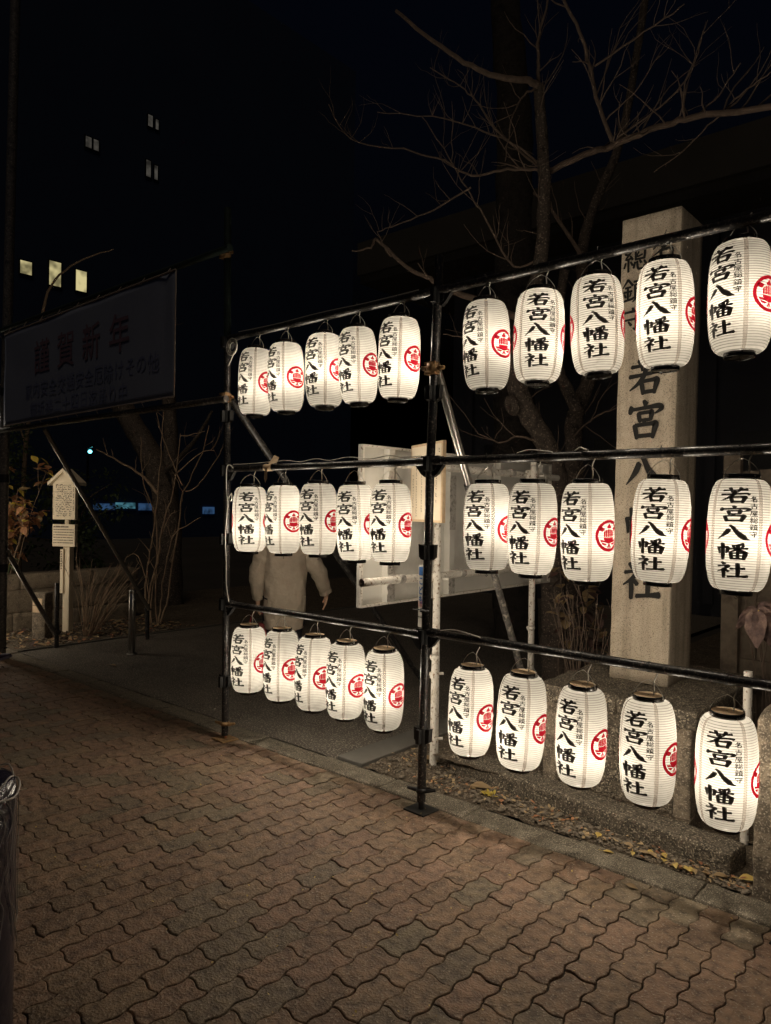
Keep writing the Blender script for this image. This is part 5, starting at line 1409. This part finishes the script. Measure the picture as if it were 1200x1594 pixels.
    # shoes
    for s, nm in ((1,'l'),(-1,'r')):
        an = Vector(P[nm+'ank']); td = Vector(P.get(nm+'toe', (0,-.13,-.055))).normalized()
        upv = Vector(P.get(nm+'up', (0,0,1))); sd = td.cross(upv).normalized(); fw = (td - upv*td.dot(upv)).normalized(); upv = upv.normalized()
        b0 = an - upv*.085 - fw*.075
        for part, z0, z1, grow, m in (('shoe_upper', .022, None, 0, 'shoe'), ('shoe_sole', 0, .024, .006, 'sole')):
            mb = MB(); vv = []; st = [(0,.030,.085),(.10,.036,.105),(.30,.036,.10),(.50,.036,.082),(.72,.046,.060),(.90,.040,.050),(1.0,.018,.036)]
            nn = 10
            for t, w, h in st:
                for k in range(nn):
                    a = math.pi*k/(nn-1)
                    x = math.cos(a)*(w+grow); zz_ = (z0 + (h-z0)*math.sin(a)**.8) if z1 is None else (z1 if 0 < k < nn-1 else z0)
                    vv.append(b0 + fw*(t*.265) + sd*x + upv*zz_)
            ff = [(i*nn+k, i*nn+k+1, (i+1)*nn+k+1, (i+1)*nn+k) for i in range(len(st)-1) for k in range(nn-1)]
            ff += [(i*nn, (i+1)*nn, (i+1)*nn+nn-1, i*nn+nn-1) for i in range(len(st)-1)] + [tuple(range(nn)), tuple((len(st)-1)*nn+k for k in reversed(range(nn)))]
            mb.add(vv, ff, 0, part == 'shoe_upper'); mb.build(part, M_[m], root)
    # coat: a loose quilted body, sleeves and collar in one garment
    mb = MB(); n = 64; rings = [(.575,.172,.145),(.59,.186,.158),(.70,.192,.162),(.82,.198,.164),(.95,.200,.160),(1.08,.204,.158),(1.20,.212,.155),(1.30,.206,.146),(1.36,.165,.120),(1.405,.105,.092),(1.44,.090,.085)]
    pr = smooth_line([(z, a, b) for z, a, b in rings], 8); vv = []
    for p in pr:
        for k in range(n):
            a = 2*math.pi*k/n
            ca, sa = math.cos(a), math.sin(a)
            sq = (abs(ca)**2.6+abs(sa)**2.6)**(-1/2.6)
            q = 1 + .060*noise.noise(Vector((ca*2.2, sa*2.2, p.x*5.5))) - .085*abs(noise.noise(Vector((ca*3.1+p.x*2, sa*3.1, p.x*7)))) - .04*abs(noise.noise(Vector((ca*6+3, sa*6, p.x*13)))) + .03
            vv.append((ca*sq*p.y*q, .01+sa*sq*p.z*q, p.x + .012*noise.noise(Vector((ca*2, sa*2, 7)))))
    ff = [(i*n+k, i*n+(k+1)%n, (i+1)*n+(k+1)%n, (i+1)*n+k) for i in range(len(pr)-1) for k in range(n)]
    mb.add(vv, ff, 0, True)
    for s, nm in ((1,'l'),(-1,'r')):
        e = Vector(P[nm+'elb']); w = Vector(P[nm+'wri'])
        coat_sleeve(mb, [Vector((s*.145,.01,1.325)), Vector((s*.19,.01,1.25)).lerp(e,.15), e, w.lerp(e,.06)], [.080,.086,.074,.054], s*2.0)
    o = mb.build('coat', coat, root); so = o.modifiers.new('thickness','SOLIDIFY'); so.thickness = .006; so.offset = -1
# visitor walking away, right arm a little out
pp = empty('person', (-2.47,1.13,0)); tag(pp, 'person in a beige quilted coat seen from behind under the middle left lanterns', 'person')
pp.scale = (.93, .95, 1.0)
pp.rotation_euler = (0,0,math.atan2(1.13+3.15, -2.47-2.44)+math.pi/2+.12)
person(pp, {'lknee': (.10,-.05,.47), 'rknee': (-.09,.03,.47), 'lank': (.10,-.02,.085), 'rank': (-.09,.10,.085),
            'lelb': (.255,.03,1.05), 'lwri': (.245,-.03,.82), 'relb': (-.315,.06,1.07), 'rwri': (-.405,.0,.865), 'rhd': (.12,.0,-1.0)}, M_['coat'])
bg_ = empty('tote_bag', (0,0,0)); tag(bg_, "dark red bag hanging from the coated person's left hand", 'bag')
# handbag hangs straight below the hand that holds it
bpy.context.view_layer.update()
hp = pp.matrix_world @ Vector((.245,-.03,.735)); bg_.location = (hp.x, hp.y, hp.z-.36); bg_.rotation_euler = (0,0,pp.rotation_euler.z)
mb = MB()
for z, w, d in ((0,.115,.05),(.02,.13,.06),(.12,.135,.055),(.24,.125,.03)):
    for k in range(16):
        a = 2*math.pi*k/16; ca, sa = math.cos(a), math.sin(a); sq = (abs(ca)**4+abs(sa)**4)**-.25
        mb.v.append((ca*sq*w, sa*sq*d, z))
for i in range(3):
    for k in range(16): mb.f.append((i*16+k, i*16+(k+1)%16, (i+1)*16+(k+1)%16, (i+1)*16+k)); mb.m.append(0); mb.sm.append(True)
mb.f.append(tuple(reversed(range(16)))); mb.m.append(0); mb.sm.append(False)
mb.build('bag_body', M_['bag'], bg_)
for s in (-1,1):
    mb = MB(); mb.tube(smooth_line([(-.07,s*.028,.235),(-.045,s*.02,.32),(0,0,.365),(.045,s*.02,.32),(.07,s*.028,.235)], 4), .006, 6); mb.build('strap', M_['bag'], bg_)
# passer-by just stepping into the picture at the far left: only a shoe is seen
pq = empty('person', (-5.63,-.68,0)); tag(pq, 'passer-by in dark trousers whose purple shoe steps in at the left edge', 'person')
pq.rotation_euler = (0,0,math.atan2(.658,.753)+math.pi/2)
person(pq, {'lknee': (.09,-.30,.50), 'rknee': (-.09,-.05,.47), 'lank': (.09,-.55,.125), 'rank': (-.09,.28,.15), 'ltoe': (0,-.12,.0), 'lup': (0,.34,.94), 'rtoe': (0,-.11,-.09),
            'lelb': (.27,.12,1.08), 'lwri': (.25,.05,.86), 'relb': (-.27,-.08,1.08), 'rwri': (-.24,-.22,.90)}, M_['trouser'])

# bollard wrapped in clear film, close at the lower left corner
M_['film'] = noisy('clear_film', [(.02,.018,.035),(.035,.03,.05)], scale=10, rough_=.12, bump=.9, bscale=14, spec=.8, dist=.01)
M_['film_glint'] = plain('film_crease_glint', (.40,.36,.32), .35, .6)  # pale colour stands in for highlights along the film's creases and rim
fbp = empty('wrapped_bin', (.245,-2.43,0)); tag(fbp, 'dark round bin wrapped in crumpled clear film at the lower left edge', 'bin')
mb = MB(); mb.lathe([(0,0),(.16,0),(.165,.02),(.172,.84),(.165,.875),(.14,.89),(0,.893)], 40); mb.build('drum', M_['film'], fbp)
mb = MB(); rz_ = random.Random(3)
mb.tube([(.176*math.cos(a*.1571), .176*math.sin(a*.1571), .852+.008*math.sin(a*.9)) for a in range(41)], .003, 6)
mb.tube([(.160*math.cos(a*.1571), .160*math.sin(a*.1571), .888+.008*math.sin(a*1.3+1)) for a in range(41)], .0025, 6)
mb.build('film_rim', M_['film_glint'], fbp)
mb = MB()
for k in range(26):
    a0 = rz_.uniform(0,6.28); z = .84; pts = []
    for j in range(9):
        pts.append((.1745*math.cos(a0), .1745*math.sin(a0), z)); a0 += rz_.uniform(-.16,.16); z -= rz_.uniform(.02,.07)
    mb.tube(smooth_line(pts, 3), .0010, 5)
mb.build('film_crease_glint', M_['film_glint'], fbp)

# ------------------------------------------------------------------ far things
ap = empty('apartment_tower', (-46,25,0)); tag(ap, 'dark apartment tower far off with a few lit windows', 'building')
def far(mb, nm, m, par=ap): 
    o = mb.build(nm, m, par); o.location = tuple(-q for q in par.location); return o
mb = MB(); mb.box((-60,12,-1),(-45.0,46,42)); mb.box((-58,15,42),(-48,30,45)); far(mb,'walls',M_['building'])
E_ = {'warm': emit('lit_window', (1.0,.86,.42), .62, 1.1), 'dim': emit('dim_window', (.55,.50,.42), .11, 1.5), 'cyan': emit('cyan_shop_light', (.20,.62,.80), .30, 2.2), 'blue': emit('blue_shop_light', (.10,.25,.55), .22, 3.0), 'lamp': emit('cyan_street_lamp', (.16,.85,1.0), 5.0)}
for y0,y1,z0,z1,m in ((17.95,18.70,15.6,17.15,'warm'),(19.70,20.42,15.65,17.0,'warm'),(16.15,16.85,15.9,16.7,'warm'),(20.25,20.65,25.3,26.0,'dim'),(20.8,21.15,25.3,26.0,'dim'),
                      (24.80,25.15,28.5,29.3,'dim'),(25.4,25.62,28.5,29.2,'dim'),(24.7,25.05,24.9,26.05,'dim'),(25.35,25.6,24.9,25.9,'dim')):
    mb = MB(); mb.box((-45.0,y0-.08,z0-.08),(-44.93,y1+.08,z1+.08)); fr = far(mb,'window_frame',M_['coupler'])
    mb = MB(); mb.add([(-44.92,y0,z0),(-44.92,y1,z0),(-44.92,y1,z1),(-44.92,y0,z1)],[(0,1,2,3)]); p_ = mb.build('pane', E_[m], fr)
sh_ = empty('distant_shop', (-31,17,0)); tag(sh_, 'low distant shop front glowing cyan and blue beyond the shrubs', 'shop')
mb = MB(); mb.box((-36,12.2,-.06),(-30.12,21,2.6)); far(mb,'walls',M_['building'],sh_)
for y0,y1,z0,z1,m in ((13.5,14.55,1.32,1.62,'blue'),(14.6,15.6,1.40,1.68,'cyan'),(15.8,16.5,1.32,1.66,'blue'),(16.55,16.95,1.28,1.64,'blue'),(19.5,20.2,1.15,1.52,'blue')):
    mb = MB(); mb.box((-30.12,y0,z0),(-30.05,y1,z1)); far(mb,'lit_pane',E_[m],sh_)
lp = empty('street_lamp', (-30.2,13.257,0)); tag(lp, 'far street lamp burning cyan above the signboard', 'street lamp')
mb = MB(); mb.tube([(0,0,0),(0,0,4.15),(.5,0,4.25)], .06, 8); mb.build('pole', M_['coupler'], lp)
mb = MB(); mb.lathe([(0,3.92),(.06,3.93),(.09,3.98),(.09,4.02),(.06,4.07),(0,4.08)], 16); lg = mb.build('lamp_globe', E_['lamp'], lp); lg.location = (.2,0,0)
of = empty('shrine_office', (-2,9,0)); tag(of, 'unlit shrine office with a deep plain eave behind the trees', 'building')
mb = MB(); mb.box((-6.4,9.0,-.06),(9,16,6.3)); far(mb,'walls',M_['office_dark'],of)
mb = MB(); mb.box((-8.1,8.0,6.30),(9,17,6.45)); mb.box((-8.1,7.9,6.45),(9,17,7.12)); far(mb,'eave',M_['office'],of)
for k in range(6):
    mb = MB(); mb.box((-6.0+2.3*k,8.9,.2),(-5.85+2.3*k,9.0,6.25)); far(mb,'pilaster',M_['office_dark'],of)
    mb = MB(); mb.box((-5.6+2.3*k,8.97,.9),(-4.1+2.3*k,8.995,2.9)); far(mb,'window',M_['coupler'],of)
fn = empty('wooden_fence', (2,1.9,0)); tag(fn, 'dark weathered board fence behind the pillar at the right', 'fence')
rr_ = random.Random(6); x = .99
while x < 4.6:
    w = rr_.uniform(.14,.19); dy = rr_.uniform(-.006,.006); mb = MB(); mb.box((x,1.9+dy,0),(x+w-.008,1.925+dy,1.92+rr_.uniform(-.02,.02))); far(mb,'board',M_['wood_dark'],fn); x += w
for z in (.62,1.16,1.72):
    mb = MB(); mb.box((.98,1.86,z),(4.6,1.894,z+.10)); far(mb,'rail',M_['wood_dark'],fn)
for x in (.98,1.52,2.7,4.2):
    mb = MB(); mb.box((x,1.80,0),(x+.1,1.86,2.02)); far(mb,'fence_post',M_['wood_dark'],fn)
stems_plant('climbing_stems', 'thin bare stems leaning on the dark fence right of the pillar', (1.30,1.70,0), 7, 1.7, .22, 81, None, cat='plant', stem='twig', w=.005, sub=1)
